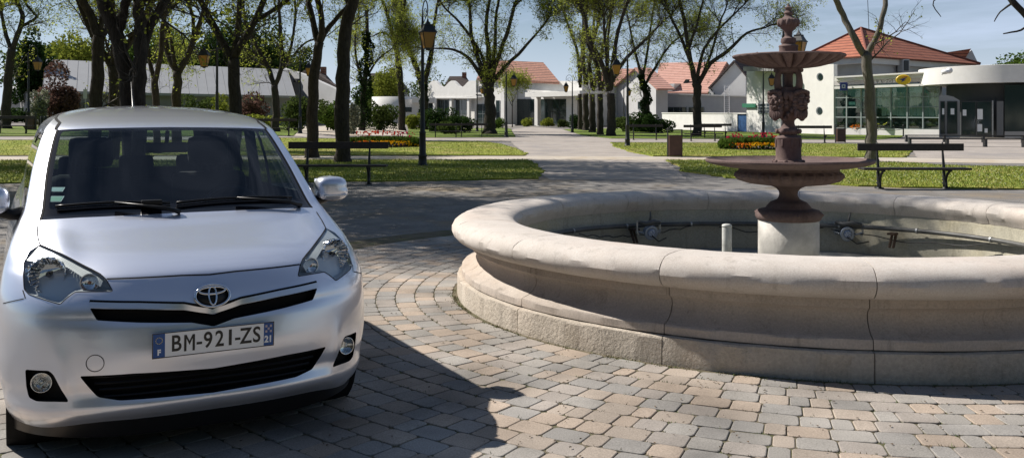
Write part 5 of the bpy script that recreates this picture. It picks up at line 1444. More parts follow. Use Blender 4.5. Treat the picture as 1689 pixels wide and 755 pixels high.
# forecourt kerb, two long low dark benches of slats
for k, (yy, x0, lab) in enumerate(((231.5, 1494, 'long low dark slatted bench nearer the post office doors'), (239.0, 1500, 'long low dark slatted bench nearer the sandy forecourt'))):
    a, c = G(x0, yy+3), G(1760, yy+5); o = empty('slatted_bench', (a.x, a.y, a.z), math.atan2(c.y-a.y, c.x-a.x), lab, 'bench', 'long low benches by the post office')
    Ln = math.hypot(c.x-a.x, c.y-a.y); b = MB()
    for q in range(4): b.box(0, Ln, q*.12, q*.12+.09, .36, .41)
    b.build('seat', mat('dark_slat', (.018,.017,.017), .7), o)
    for q in range(5):
        b = MB(); b.box(Ln*q/4.0*.98, Ln*q/4.0*.98+.10, 0, .45, 0, .359); b.build('leg', M_dark, o)
# ================================================================== trees and plants
def bark_mat(name, c1, c2):
    m = bpy.data.materials.new(name); m.use_nodes = True; N, L = m.node_tree.nodes, m.node_tree.links; p = N['Principled BSDF']; p.inputs['Roughness'].default_value = .92; p.inputs['Specular IOR Level'].default_value = .2
    tc = N.new('ShaderNodeTexCoord'); mp = N.new('ShaderNodeMapping'); mp.inputs['Scale'].default_value = (9, 9, 1.8); L.new(tc.outputs['Object'], mp.inputs['Vector'])
    n = N.new('ShaderNodeTexNoise'); n.inputs['Scale'].default_value = 2.4; n.inputs['Detail'].default_value = 8; n.inputs['Roughness'].default_value = .7; n.inputs['Distortion'].default_value = .7; L.new(mp.outputs['Vector'], n.inputs['Vector'])
    r = N.new('ShaderNodeValToRGB'); r.color_ramp.elements[0].color = (*c1, 1); r.color_ramp.elements[1].color = (*c2, 1); r.color_ramp.elements[0].position = .35; r.color_ramp.elements[1].position = .68; L.new(n.outputs['Fac'], r.inputs['Fac']); L.new(r.outputs['Color'], p.inputs['Base Color'])
    b = N.new('ShaderNodeBump'); b.inputs['Strength'].default_value = .9; b.inputs['Distance'].default_value = .03; L.new(n.outputs['Fac'], b.inputs['Height']); L.new(b.outputs['Normal'], p.inputs['Normal']); return m
M_bark = bark_mat('locust_bark', (.026,.022,.018), (.075,.064,.052))
M_twig = mat('twig_bark', (.060,.050,.040), .9)
def leaf_mat(name, c, tr=.35):
    m = bpy.data.materials.new(name); m.use_nodes = True; N, L = m.node_tree.nodes, m.node_tree.links; N.clear()
    o = N.new('ShaderNodeOutputMaterial'); d = N.new('ShaderNodeBsdfDiffuse'); t = N.new('ShaderNodeBsdfTranslucent'); g = N.new('ShaderNodeBsdfGlossy'); g.inputs['Roughness'].default_value = .45
    gi = N.new('ShaderNodeNewGeometry'); hs = N.new('ShaderNodeHueSaturation'); mr = N.new('ShaderNodeMapRange'); mr.inputs['To Min'].default_value = .65; mr.inputs['To Max'].default_value = 1.4
    L.new(gi.outputs['Random Per Island'], mr.inputs['Value']); L.new(mr.outputs['Result'], hs.inputs['Value']); hs.inputs['Color'].default_value = (*c, 1)
    L.new(hs.outputs['Color'], d.inputs['Color']); L.new(hs.outputs['Color'], t.inputs['Color']); L.new(hs.outputs['Color'], g.inputs['Color'])
    m1 = N.new('ShaderNodeMixShader'); m1.inputs[0].default_value = tr; L.new(d.outputs[0], m1.inputs[1]); L.new(t.outputs[0], m1.inputs[2])
    m2 = N.new('ShaderNodeMixShader'); m2.inputs[0].default_value = .06; L.new(m1.outputs[0], m2.inputs[1]); L.new(g.outputs[0], m2.inputs[2]); L.new(m2.outputs[0], o.inputs['Surface']); return m
M_young = leaf_mat('young_leaf', (.34,.38,.065), .5); M_leafg = leaf_mat('green_leaf', (.085,.14,.025)); M_leafd = leaf_mat('dark_leaf', (.035,.065,.018)); M_ivy = leaf_mat('ivy_leaf', (.022,.042,.014), .15)
M_bush = leaf_mat('bush_leaf', (.075,.105,.028)); M_bushy = leaf_mat('yellow_green_leaf', (.22,.25,.04)); M_copper = leaf_mat('copper_leaf', (.13,.075,.06)); M_pale = leaf_mat('pale_bush_leaf', (.26,.27,.19), .3)

def seg_mesh(name, segs, mats, parent, sides=3, leaves=None, lsize=.05):
    """segs: array n x 8 (p0, p1, r0, r1); leaves: array m x 3"""
    S = np.array(segs); n = len(S)
    V = np.zeros((0, 3)); faces_n = 0
    if n:
        p0, p1, r0, r1 = S[:, 0:3], S[:, 3:6], S[:, 6], S[:, 7]; d = p1-p0; d /= np.linalg.norm(d, axis=1, keepdims=True) + 1e-9
        h = np.where(np.abs(d[:, 2:3]) < .9, np.array([[0, 0, 1.]]), np.array([[1., 0, 0]])); a = np.cross(d, h); a /= np.linalg.norm(a, axis=1, keepdims=True) + 1e-9; c = np.cross(d, a)
        V = np.zeros((n, 2, sides, 3))
        for k in range(sides):
            t = 2*PI*k/sides; o = a*math.cos(t) + c*math.sin(t); V[:, 0, k] = p0 + o*r0[:, None]; V[:, 1, k] = p1 + o*r1[:, None]
        idx = np.arange(n)[:, None]*2*sides; F = []
        for k in range(sides): F.append(np.c_[idx+k, idx+(k+1) % sides, idx+sides+(k+1) % sides, idx+sides+k])
        F = np.stack(F, 1).reshape(-1, 4); V = V.reshape(-1, 3)
    else: F = np.zeros((0, 4), int)
    nt_ = len(F)
    if leaves is not None and len(leaves):
        Lf = np.array(leaves); m = len(Lf); g_ = np.random.default_rng(m)
        u = g_.normal(size=(m, 3)); u /= np.linalg.norm(u, axis=1, keepdims=True); v = np.cross(u, g_.normal(size=(m, 3))); v /= np.linalg.norm(v, axis=1, keepdims=True)
        s = lsize * g_.uniform(.6, 1.3, (m, 1)); b0 = len(V)
        Q = np.stack([Lf - u*s, Lf + v*s*.55, Lf + u*s, Lf - v*s*.55], 1).reshape(-1, 3); V = np.concatenate([V, Q]); FQ = b0 + np.arange(m*4).reshape(m, 4); F = np.concatenate([F, FQ])
    me = bpy.data.meshes.new(name); me.vertices.add(len(V)); me.loops.add(len(F)*4); me.polygons.add(len(F)); me.vertices.foreach_set('co', V.reshape(-1)); me.loops.foreach_set('vertex_index', F.reshape(-1).astype(np.int32))
    me.polygons.foreach_set('loop_start', np.arange(0, len(F)*4, 4, dtype=np.int32)); me.polygons.foreach_set('loop_total', np.full(len(F), 4, dtype=np.int32))
    for mm in mats: me.materials.append(mm)
    mi = np.zeros(len(F), dtype=np.int32); mi[nt_:] = len(mats)-1; me.polygons.foreach_set('material_index', mi); sm = np.ones(len(F), bool); sm[nt_:] = False; me.polygons.foreach_set('use_smooth', sm); me.update()
    o = bpy.data.objects.new(name, me); COL.objects.link(o); o.parent = parent; return o

class Tree:
    def __init__(s, seed, dens=1.0, leafp=.3, fine=3):
        s.r = random.Random(seed); s.big = []; s.seg = []; s.leaf = []; s.dens = dens; s.leafp = leafp; s.fine = fine
    def rv(s, k): return Vector((s.r.gauss(0, k), s.r.gauss(0, k), s.r.gauss(0, k)))
    def grow(s, p, d, L, r, lev):
        r_ = s.r; n = {1: 7, 2: 5, 3: 4, 4: 2}[lev]; st = L/n; pts = [p]; wob = {1: .13, 2: .20, 3: .26, 4: .3}[lev]; trop = {1: .05, 2: .07, 3: .05, 4: .0}[lev]
        d = d.normalized(); rr = r
        for i in range(n):
            d = (d + s.rv(wob) + Vector((0, 0, trop))).normalized(); q = p + d*st; r1 = r * (1 - .72*(i+1)/n)
            if lev == 1: s.big.append((p, q, rr, r1))
            else: s.seg.append((*p, *q, rr, r1))
            if lev < s.fine + 1 and i > 0 or (lev == 2):
                k = {1: 2.0, 2: 1.8, 3: 1.7}.get(lev, 0) * s.dens
                k = int(k) + (r_.random() < k - int(k))
                for _ in range(k):
                    ax = d.orthogonal().normalized(); ax.rotate(Matrix.Rotation(r_.uniform(0, 2*PI), 3, d)); ang = r_.uniform(.5, 1.05)
                    nd = (d*math.cos(ang) + ax*math.sin(ang)); t = r_.random(); b = p + (q-p)*t
                    s.grow(b, nd, {1: r_.uniform(1.5, 2.6), 2: r_.uniform(.8, 1.3), 3: r_.uniform(.30, .6)}[lev] * (1 - .35*i/n), max(min(rr*.55, {1: .045, 2: .016, 3: .0065}[lev]), .004), lev+1)
            p = q; rr = r1
        if lev >= 3 and r_.random() < s.leafp * (1.6 if lev == 3 else 1):
            for _ in range(3): s.leaf.append(tuple(p + s.rv(.06)))
    def limb(s, pts, rs, cont=3.5, side=1.2):
        """a traced limb: smooth tube, side branches along it, then it grows on by itself"""
        P = [Vector(p) for p in pts]; n = len(P); out = []; ro = []
        # catmull subdivision
        for i in range(n-1):
            p0, p1, p2, p3 = P[max(i-1, 0)], P[i], P[i+1], P[min(i+2, n-1)]
            for j in range(4):
                t = j/4; q = .5*((2*p1) + (p2-p0)*t + (2*p0-5*p1+4*p2-p3)*t*t + (3*p1-p0-3*p2+p3)*t**3)
                out.append(q + (s.rv(rs[i]*.10) if (i or j) else Vector((0,0,0)))); ro.append((rs[i] + (rs[i+1]-rs[i])*t) * s.r.uniform(.95, 1.06))
        out.append(P[-1]); ro.append(rs[-1])
        s.tubes.append((out, ro))
        tot = 0
        for a, b_, ra in zip(out[:-1], out[1:], ro):
            L = (b_-a).length
            if ra > .20 and a.z < 2.2: continue
            k = L*side*s.dens; k = int(k) + (s.r.random() < k-int(k))
            for _ in range(k):
                d = (b_-a).normalized(); ax = d.orthogonal().normalized(); ax.rotate(Matrix.Rotation(s.r.uniform(0, 2*PI), 3, d)); nd = d*.5 + ax*.8 + Vector((0, 0, .25))
                if s.r.random() < .5: s.grow(a + (b_-a)*s.r.random(), nd, s.r.uniform(1.2, 2.6), min(ra*.35, .035), 2)
                else: s.grow(a + (b_-a)*s.r.random(), nd, s.r.uniform(.5, 1.1), .010, 3)
        d = (out[-1]-out[-2]).normalized()
        if cont > 0:
            s.grow(out[-1], d, cont, ro[-1], 1)
            if s.r.random() < .8: s.grow(out[-2], (d + s.rv(.45) + Vector((0,0,.2))), cont*.8, ro[-1]*.7, 1)
    tubes = None
TREES = 'park trees with bare spring branches'
def tree(label, Y, limbs, seed, cont=3.5, side=1.2, dens=1.0, leafp=.35, fine=3, leafm=None, lsize=None, ivy=None, fx=None, group=TREES, cat='tree', flare=1.35):
    """limbs: traced outlines [(px, py, width px), ...]; the first starts on the ground"""
    lsize = lsize or (.028 + .0005*Y); leafp = min(1, leafp*1.15); dens *= 1.12; t = Tree(seed, dens, leafp, fine); t.tubes = []
    bx = limbs[0][0][0]; base = GZ(bx, Y) if fx is None else Vector((fx[0], fx[1], gh(*fx)))
    e = empty('park_tree', base, 0, label, cat, group)
    rg_ = random.Random(seed+99)
    for li, lb in enumerate(limbs):
        pts, rs = [], []; dy = 0
        for k, (x, y, w) in enumerate(lb):
            if li > 0 and k > 0: dy += rg_.uniform(-.35, .35)
            p = at(x, y, Y + dy) if fx is None else Vector((fx[0]+x, fx[1]+dy, gh(*fx)+y))
            pts.append(p - base); rs.append(w/2*Y/FPX if fx is None else w/2)
        if li == 0:
            pts[0].z = -.1; pts.insert(1, pts[0].lerp(pts[1], .12)); pts[1].z = .35; rs.insert(0, rs[0]*flare)
        t.limb(pts, rs, cont if (li > 0 or len(limbs) == 1) else 0, side if li > 0 else side*.5)
    b = MB()
    for out, ro in t.tubes: b.tube(out, ro, 12)
    for p, q, r0, r1 in t.big: b.tube([p, q], [r0, r1], 6, caps=False)
    tr = b.build('trunk', M_bark, e, True)
    crown = seg_mesh('crown', t.seg, [M_twig, leafm or M_young], e, 3, t.leaf, lsize)
    if ivy:
        y0, y1, rad, n = ivy[:4]; g_ = np.random.default_rng(seed); L = []
        for out, ro in t.tubes[:ivy[4] if len(ivy) > 4 else 1]:
            zz = np.array([p.z for p in out]); xx = np.array([[p.x, p.y] for p in out]); oo = np.argsort(zz)
            z = g_.uniform(y0, min(y1, zz.max()), n); cx, cy = np.interp(z, zz[oo], xx[oo, 0]), np.interp(z, zz[oo], xx[oo, 1]); a = g_.uniform(0, 2*PI, n)
            q = rad*(.75+.25*np.sin(z*2.3+a)+.2*np.sin(z*5.1))*(1-.5*(z-y0)/(y1-y0+.01))*np.sqrt(g_.uniform(.35, 1, n)); L.append(np.c_[cx+q*np.cos(a), cy+q*np.sin(a), z])
        seg_mesh('ivy', [], [M_ivy], e, 3, np.concatenate(L), .085)
    return e
def bunch(name, c, rad, n, m, parent, size=.12, seed=0, lumps=9, core=True):
    """foliage: leaf faces spread through lumps"""
    g_ = np.random.default_rng(seed); L = []
    cs = g_.normal(0, .42, (lumps, 3)); cs[0] = 0
    for k in range(lumps):
        q = n // lumps; d = g_.normal(size=(q, 3)); d /= np.linalg.norm(d, axis=1, keepdims=True); rr = g_.uniform(.55, 1.05, (q, 1))**.6 * .58
        L.append(cs[k] * .95 + d*rr)
    P = np.concatenate(L) * np.array(rad) + np.array(c); P = P[P[:, 2] > .05]
    return seg_mesh(name, [], [m] if not isinstance(m, list) else m, parent, 3, P, size)
def shrub(label, px, Y, w, h, m, seed, size=.10, n=2600, name='shrub', cat='shrub', cz=None):
    base = GZ(px, Y); e = empty(name, base, 0, label, cat); s = Y/FPX; W, H = w*s, h*s
    bunch('foliage', (0, 0, H*.5), (W*.52, W*.4, H*.52), n, m, e, size, seed, 10)
    b = MB(); rg_ = random.Random(seed)
    for k in range(5): a = rg_.uniform(0, 6.28); b.tube([(0,0,0), (W*.10*math.cos(a), W*.1*math.sin(a), H*.35), (W*.25*math.cos(a), W*.2*math.sin(a), H*.75)], [.05,.035,.012], 5)
    b.build('stem', M_twig, e); return e

# big double tree behind the car, its neighbours and the ones beyond the left edge that shade the square
tA = tree('thick twin trunk tree rising from behind the middle of the car roof', 19.0, [[(214,300,27),(213,200,25),(206,120,24),(193,60,25),(170,0,22)],[(226,300,24),(228,190,22),(229,110,22),(232,50,19),(228,0,17)],[(230,110,20),(243,55,17),(262,18,15),(282,-10,13)],[(193,60,18),(205,20,13),(208,-25,11)]], 1, 4.2, .5, .9, .22, ivy=None)
tE = tree('dark straight trunk tree forking low, left of the thick twin trunk', 25.0, [[(156,270,21),(158,160,20),(162,95,19),(164,60,18)],[(164,66,15),(150,28,14),(133,-5,13)],[(166,62,14),(180,42,10),(205,18,8),(222,-20,7)],[(163,62,8),(170,20,7),(160,-20,6)]], 2, 4.0, .7, 1.0, .18)
tree('slim forked tree just right of the thick twin trunk', 36.0, [[(259,250,12),(258,180,12),(255,130,11)],[(256,134,9),(266,85,8),(268,40,7),(285,-5,6)],[(255,132,8),(246,95,7),(243,50,6),(250,0,5)]], 3, 3.5, .9, 1.0, .5)
tree('wide vase shaped tree left of the lantern over the car roof', 40.0, [[(291,240,16),(291,160,15),(293,118,14)],[(293,122,12),(276,82,10),(270,40,8),(274,0,7)],[(294,120,12),(312,86,10),(326,50,9),(340,8,7)],[(318,74,7),(318,30,6),(305,-10,5)],[(288,110,7),(281,60,6),(262,20,5)]], 4, 3.5, 1.1, 1.1, .55)
tree('slender forked tree seen through the gap left of the twin trunk', 44.0, [[(197,230,10),(197,160,9),(196,132,8)],[(197,135,7),(207,95,6),(200,60,5),(186,40,4)],[(196,134,6),(187,105,5),(176,75,4)]], 5, 2.6, .9, .9, .3)
tree('spreading tree with a low forked trunk in front of the grey hall roof', 58.0, [[(455,202,14),(455,168,12),(453,142,11)],[(454,146,9),(440,108,7),(420,70,6),(405,38,5),(400,0,4)],[(453,144,8),(465,108,7),(463,60,6),(460,10,5)],[(462,118,6),(478,86,5),(487,30,4),(486,-5,4)],[(436,104,5),(415,84,4),(385,78,3),(350,84,2)],[(484,92,4),(505,70,3),(530,64,2)]], 6, 3.0, 1.5, 1.1, .45)
tB = tree('dark forked trunk standing behind the left end of the near bench', 33.4, [[(514,262,21),(515,190,19),(518,130,17),(527,70,15)],[(527,74,12),(517,40,10),(508,0,9)],[(527,72,12),(531,35,10),(522,-5,9)],[(527,70,11),(545,42,8),(570,15,7),(585,-12,5)]], 7, 3.6, 1.0, 1.1, .4)
tC = tree('tallest unforked dark trunk beside the near bench backrest', 29.6, [[(566,268,25),(565,190,24),(566,110,22),(572,40,20),(583,0,18),(594,-45,15)],[(586,-12,10),(600,-50,8)],[(580,20,7),(566,-15,6),(560,-50,5)]], 8, 4.2, .7, 1.1, .35)
tree('ivy clad tree with a bushy dark base right of the tallest trunk', 70.0, [[(597,203,11),(599,160,9),(604,115,7),(606,60,6),(604,10,5)],[(600,140,5),(588,100,4),(586,60,3),(592,20,3)],[(603,130,4),(622,100,3),(640,85,2)]], 9, 2.4, 1.6, 1.2, .35, ivy=(.2, 7.5, .95, 5000))
tree('slim curved trunk forking high, behind the tulip bed', 78.0, [[(663,208,12),(662,160,11),(658,110,10),(651,70,9)],[(651,74,7),(645,45,6),(634,10,5)],[(651,72,7),(661,35,6),(668,0,5)],[(650,66,3),(632,54,3),(615,60,2)]], 10, 2.8, 1.6, 1.2, .5)
tree('V shaped tree with ivy covered limbs behind the near lamp post', 86.0, [[(700,200,12),(700,165,11),(697,140,10)],[(698,142,9),(684,105,8),(672,75,6),(663,45,5)],[(699,142,9),(708,105,8),(713,75,7),(716,40,5),(722,5,4)]], 11, 2.6, 1.6, 1.2, .3, ivy=(.3, 7.5, .5, 3000, 3))
tree('massive many limbed tree on the left side of the path', 72.0, [[(808,221,21),(808,180,18),(806,148,18),(805,132,20)],[(800,136,9),(790,100,8),(778,60,6),(775,15,5)],[(805,134,9),(806,90,8),(802,40,6),(808,0,5)],[(810,134,9),(822,95,7),(838,50,6),(850,5,5)],[(812,136,8),(836,108,6),(862,82,5),(890,50,3)],[(798,132,8),(772,95,5),(745,82,4),(712,80,2)],[(803,134,7),(794,90,5),(760,40,4),(735,15,3)],[(808,132,7),(816,80,6),(818,30,5),(824,-5,4)]], 12, 2.8, 1.5, 1.1, .5)
for i, (x, yb, Y, w, lab, lb) in enumerate((
    (957, 210, 92, 8, 'leftmost slim trunk of the close row right of the path', [[(957,140,6),(953,90,5),(940,50,4),(928,15,3)],[(957,145,5),(960,80,4),(962,20,3)]]),
    (966, 211, 88, 11, 'second trunk of the close row right of the path', [[(966,140,7),(962,95,6),(965,40,5),(950,0,4)],[(967,140,6),(976,85,5),(980,30,4)]]),
    (977, 215, 80, 11, 'middle trunk of the close row right of the path', [[(977,145,7),(972,100,6),(985,45,5),(992,0,4)],[(978,150,6),(990,100,5),(1000,50,4),(1010,5,3)]]),
    (990, 219, 70, 11, 'fourth trunk of the close row right of the path, second from the lamp', [[(991,150,8),(985,110,7),(970,70,6),(966,20,5)],[(992,150,6),(1002,105,5),(1003,60,4),(1012,0,4)]]),
    (1008, 221, 66, 15, 'thickest and rightmost trunk of the close row right of the path', [[(1005,150,10),(992,105,8),(975,72,7),(963,25,5)],[(1007,148,9),(1012,100,8),(1020,50,6),(1035,5,5)],[(1010,135,7),(1030,100,6),(1052,78,5),(1090,40,3)],[(1004,140,6),(1000,90,5),(996,40,4)]]))):
    tree(lab, Y, [[(x,yb,w),(x,180,w*.9),(x-.5,155,w*.85)]] + lb, 20+i, 2.4, 1.7, 1.15, .3)
tree('leaning ivy clad tree right of the lamp by the path', 84.0, [[(1063,206,13),(1066,170,11),(1062,140,8),(1056,115,7)],[(1056,118,5),(1046,80,4),(1038,40,3)],[(1064,140,5),(1085,105,4),(1105,75,3),(1130,55,3)],[(1060,128,4),(1068,85,4),(1074,40,3),(1080,0,3)]], 30, 2.2, 1.8, 1.2, .3, ivy=(.2, 5.2, .8, 4200))
tree('broad spreading tree in front of the white garden wall', 66.0, [[(1149,221,15),(1150,180,13),(1150,150,13),(1149,138,14)],[(1148,140,10),(1140,105,8),(1134,70,7),(1128,30,6),(1118,-5,5)],[(1151,140,9),(1172,105,7),(1200,85,6),(1232,55,4),(1262,46,3)],[(1138,100,6),(1122,60,5),(1105,25,4)],[(1150,132,7),(1158,90,5),(1180,55,4),(1215,20,3)],[(1160,122,5),(1176,78,4),(1190,30,3)],[(1136,80,5),(1150,40,4),(1160,0,3)]], 31, 2.8, 1.5, 1.05, .3)
tD = tree('smooth grey trunk forking in a wide V in front of the post office', 29.8, [[(1439,267,19),(1437,210,17),(1434,150,16),(1429,100,16),(1427,86,16)],[(1425,90,12),(1408,60,11),(1390,25,10),(1375,-10,9)],[(1430,90,11),(1446,60,9),(1458,20,8),(1462,-20,7)]], 32, 3.2, .35, .8, .25)
M_barkg = bark_mat('grey_bark', (.10,.09,.078), (.20,.185,.16))
bpy.data.objects[[o.name for o in bpy.data.objects if o.name.startswith('trunk')][-1]].data.materials[0] = M_barkg
tree('crooked trunk with an open hollow at the far left edge, yellow green leaves', 54.0, [[(10,213,15),(11,170,14),(14,120,13),(20,80,12)],[(20,84,9),(32,50,8),(37,25,7),(28,5,5)],[(34,44,6),(50,36,5),(60,27,4),(45,10,4),(40,-10,3)],[(18,84,7),(8,50,6),(2,20,5)]], 33, 2.8, 1.2, 1.2, 1.0)
tree('tree outside the right edge whose limb and twigs hang into the sky', 18.0, [[(1770,330,26),(1762,150,24),(1745,60,22)],[(1745,60,13),(1705,36,11),(1672,4,10),(1640,-40,8)],[(1705,36,5),(1684,50,3.5),(1655,56,2)],[(1640,-40,5),(1590,-22,3),(1540,2,2),(1552,28,1.2)],[(1672,4,4),(1650,20,2.5),(1640,36,1.5)]], 34, 0, .16, .5, .05, fine=2)
# trees beyond the frame that throw their shade into it
for i, (x, y, lab) in enumerate(((-9.2, 15.0, 'tree just outside the left edge nearest the car'), (-15.5, 20.5, 'tree outside the left edge level with the benches'), (-13.5, 31.0, 'tree hidden behind the car on the near left lawn'), (-21, 30, 'tree at the far left of the near lawn'), (-8.2, 27.0, 'tree hidden by the car roof behind the twin trunk'))):
    lb = [[(0,0,.42),(.05,1.6,.36),(0,3.2,.34)],[(0,3.1,.24),(-.9,4.6,.18),(-1.7,6.4,.13)],[(0,3.2,.24),(.9,4.8,.18),(1.5,6.6,.13)],[(0,3.2,.2),(.1,5.0,.16),(-.2,7.0,.12)],[(.5,4.2,.14),(1.9,5.2,.11),(3.0,6.4,.08)]]
    te = tree(lab, 20, lb, 50+i, 3.6, 1.0, 1.15, .5, fx=(x, y))
    if i < 5: bunch('added_shade_tufts', ((2.0 if i == 0 else 0),(2.0 if i == 0 else 0),7.6), ((4.2,2.9,2.4) if i == 0 else (4.8,4.2,3.0)), (17000, 8000, 6500, 6500, 2500)[i], M_young, te, .10, 70+i, 22)  # leaves added out of view to deepen the shade cast on the square
for te, c, n_, q in ((tA, (1.8,-1.2,8.2), 10000, 91), (tB, (0,0,9.6), 4500, 92), (tC, (0,0,9.2), 4500, 93), (tD, (0,0,9.6), 2500, 94), (tE, (0,0,8.8), 5000, 95)):
    bunch('added_shade_tufts', c, (4.4,3.6,2.4), n_, M_young, te, .09, q, 20)  # more leaves added above the frame to thicken the cast shade
# green trees beyond the hall, in full leaf
def leafy(label, px, Y, w, top, m, seed, base_y=205, n=9000, size=.22, cat='tree', group='leafy trees beyond the roofs'):
    base = GZ(px, Y); s = Y/FPX; H = (HOR-top)*s + CAM_H - base.z; W = w*s
    e = empty('leafy_tree', base, 0, label, cat, group); b = MB(); rg_ = random.Random(seed)
    b.tube([(0,0,-.1),(.1,0,H*.3),(0,.1,H*.55),(.1,0,H*.85)], [.35,.28,.2,.05], 8)
    for k in range(8):
        a = rg_.uniform(0, 6.28); z = H*rg_.uniform(.3,.6); b.tube([(0,0,z),(W*.18*math.cos(a),W*.18*math.sin(a),z+H*.14),(W*.38*math.cos(a),W*.3*math.sin(a),z+H*.25)], [.14,.09,.03], 5)
    b.build('trunk', M_bark, e); bunch('crown', (0,0,H*.62), (W*.55,W*.45,H*.42), n, m, e, size, seed, 16); return e
leafy('dark round leafy tree over the left end of the hall roof', 105, 105, 150, 62, M_leafd, 1)
leafy('bright yellow green leafy tree above the left end of the hall roof', 128, 98, 90, 74, M_bushy, 2, n=5000, size=.2)
leafy('dark evergreen tree between the far left trunk and the hall', 52, 78, 50, 66, M_leafd, 3, n=6000, size=.16)
leafy('green leafy tree behind the hall under the thick twin trunk', 215, 108, 130, 55, M_leafg, 4)
leafy('green leafy tree behind the hall left of the lantern', 305, 106, 120, 50, M_leafg, 5)
leafy('wide green leafy tree behind the hall, right of the lantern', 385, 106, 130, 42, M_leafd, 6, n=11000)
leafy('pale green leafy tree behind the right end of the hall ridge', 462, 110, 90, 66, M_bush, 7)
leafy('dark conifer like tree over the grey annexe', 498, 96, 42, 90, M_leafd, 8, n=5000, size=.15)
leafy('small bright green tree in front of the far brown roof', 640, 128, 55, 128, M_bushy, 9, n=4000, size=.2)
leafy('low dark green tree behind the round pavilion', 610, 135, 60, 140, M_leafg, 10, n=4000, size=.2)
leafy('thin yellowish tree behind the wave parapet', 715, 150, 70, 122, M_bush, 11, n=3000, size=.2)
leafy('dark leafed tree at the right edge above the round canopy', 1672, 84, 90, 82, M_leafg, 12, n=7000, size=.15)
leafy('clipped dark hedge tree top behind the flat building', 1182, 120, 34, 146, M_leafd, 13, n=2500, size=.14)
for i, (x, y, lab) in enumerate(((-20, -15, 'unseen screen tree added behind the viewer on the left'), (-7, -19, 'unseen screen tree added behind the viewer, left of centre'), (7, -17, 'unseen screen tree added behind the viewer, right of centre'), (20, -14, 'unseen screen tree added behind the viewer on the right'))):  # unseen trees, added to darken the car's reflections and cut the sky fill
    e = empty('leafy_tree', (x, y, 0), 0, lab, 'tree', 'unseen trees added behind the viewer to dim reflections and fill'); b = MB(); b.tube([(0,0,-.1),(.1,0,3),(0,.1,6)], [.35,.3,.15], 8); b.build('trunk', M_bark, e)
    bunch('crown', (0,0,5.6), (7.6,4.0,5.2), 5200, M_leafd, e, .42, 120+i, 16)
# young birch by the library door
e = tree('thin young tree with pale leaves in front of the library glass', 112.0, [[(845,206,2),(845,180,1.6),(845,160,1.2)],[(845,176,1),(840,165,.8),(836,155,.6)],[(845,170,1),(850,160,.8),(853,150,.6)]], 60, .9, 1.5, 1.0, 1.0, leafm=M_young, lsize=.07, flare=1.1)
# shrubs
for i, a in enumerate((
    ('large copper leaved shrub at the left end of the hall', 104, 60, 66, 78, M_copper, .10, 5200), ('pale variegated shrub left of the copper shrub', 66, 58, 30, 60, M_pale, .09, 2600),
    ('yellow green shrub under the hall eaves left of the wide vase tree', 275, 66, 46, 30, M_bushy, .10, 2200), ('grey green shrub right of the wide vase tree', 330, 66, 60, 40, M_bush, .10, 3000),
    ('bright shrub in front of the hall wall', 362, 64, 46, 46, M_bushy, .10, 2600), ('copper shrub in front of the hall right of the lamp post', 408, 64, 60, 50, M_copper, .10, 3000),
    ('low yellow green hedge plant at the foot of the spreading tree', 415, 60, 70, 26, M_bushy, .09, 3200), ('round green shrub under the grey annexe', 492, 62, 56, 52, M_bush, .10, 3600),
    ('bright green shrub between the two dark bench trunks', 540, 66, 44, 46, M_leafg, .10, 3200), ('pale flowering shrub right of the tallest trunk', 583, 60, 22, 54, M_pale, .09, 2000),
    ('large rounded shrub in front of the round pavilion', 628, 74, 58, 46, M_bush, .10, 4200), ('yellow green shrub right of the slim curved trunk', 680, 84, 36, 26, M_bushy, .10, 2200),
    ('dark broad shrub in front of the wave parapet left part', 716, 80, 46, 40, M_leafd, .10, 3600), ('dark broad shrub in front of the wave parapet right part', 757, 78, 52, 32, M_leafd, .10, 3600),
    ('yellow green hedge plant left of the dark broad shrubs', 735, 72, 40, 18, M_bush, .09, 1800), ('small shrub left of the library entrance', 822, 100, 24, 20, M_leafg, .10, 1200),
    ('small round bush before the library glass', 868, 118, 24, 16, M_bushy, .12, 900), ('bright low bush before the library doors', 905, 118, 24, 13, M_bushy, .12, 900), ('pale low bush right of the library doors', 930, 112, 22, 13, M_bush, .12, 900),
    ('dark shrub behind the leftmost close trunk', 950, 96, 26, 24, M_leafd, .10, 1500), ('green shrub behind the thickest close trunk', 1028, 82, 48, 30, M_bush, .10, 3000),
    ('rounded dark shrub at the foot of the leaning ivy tree', 1062, 80, 44, 30, M_leafd, .10, 2600), ('rounded dark shrub left end of the white wall', 1086, 78, 40, 28, M_leafd, .10, 2800),
    ('long dark hedge plant behind the left benches', 28, 76, 60, 24, M_leafd, .12, 1800))):
    shrub(a[0], a[1], a[2], a[3], a[4], a[5], 200+i, a[6], a[7])

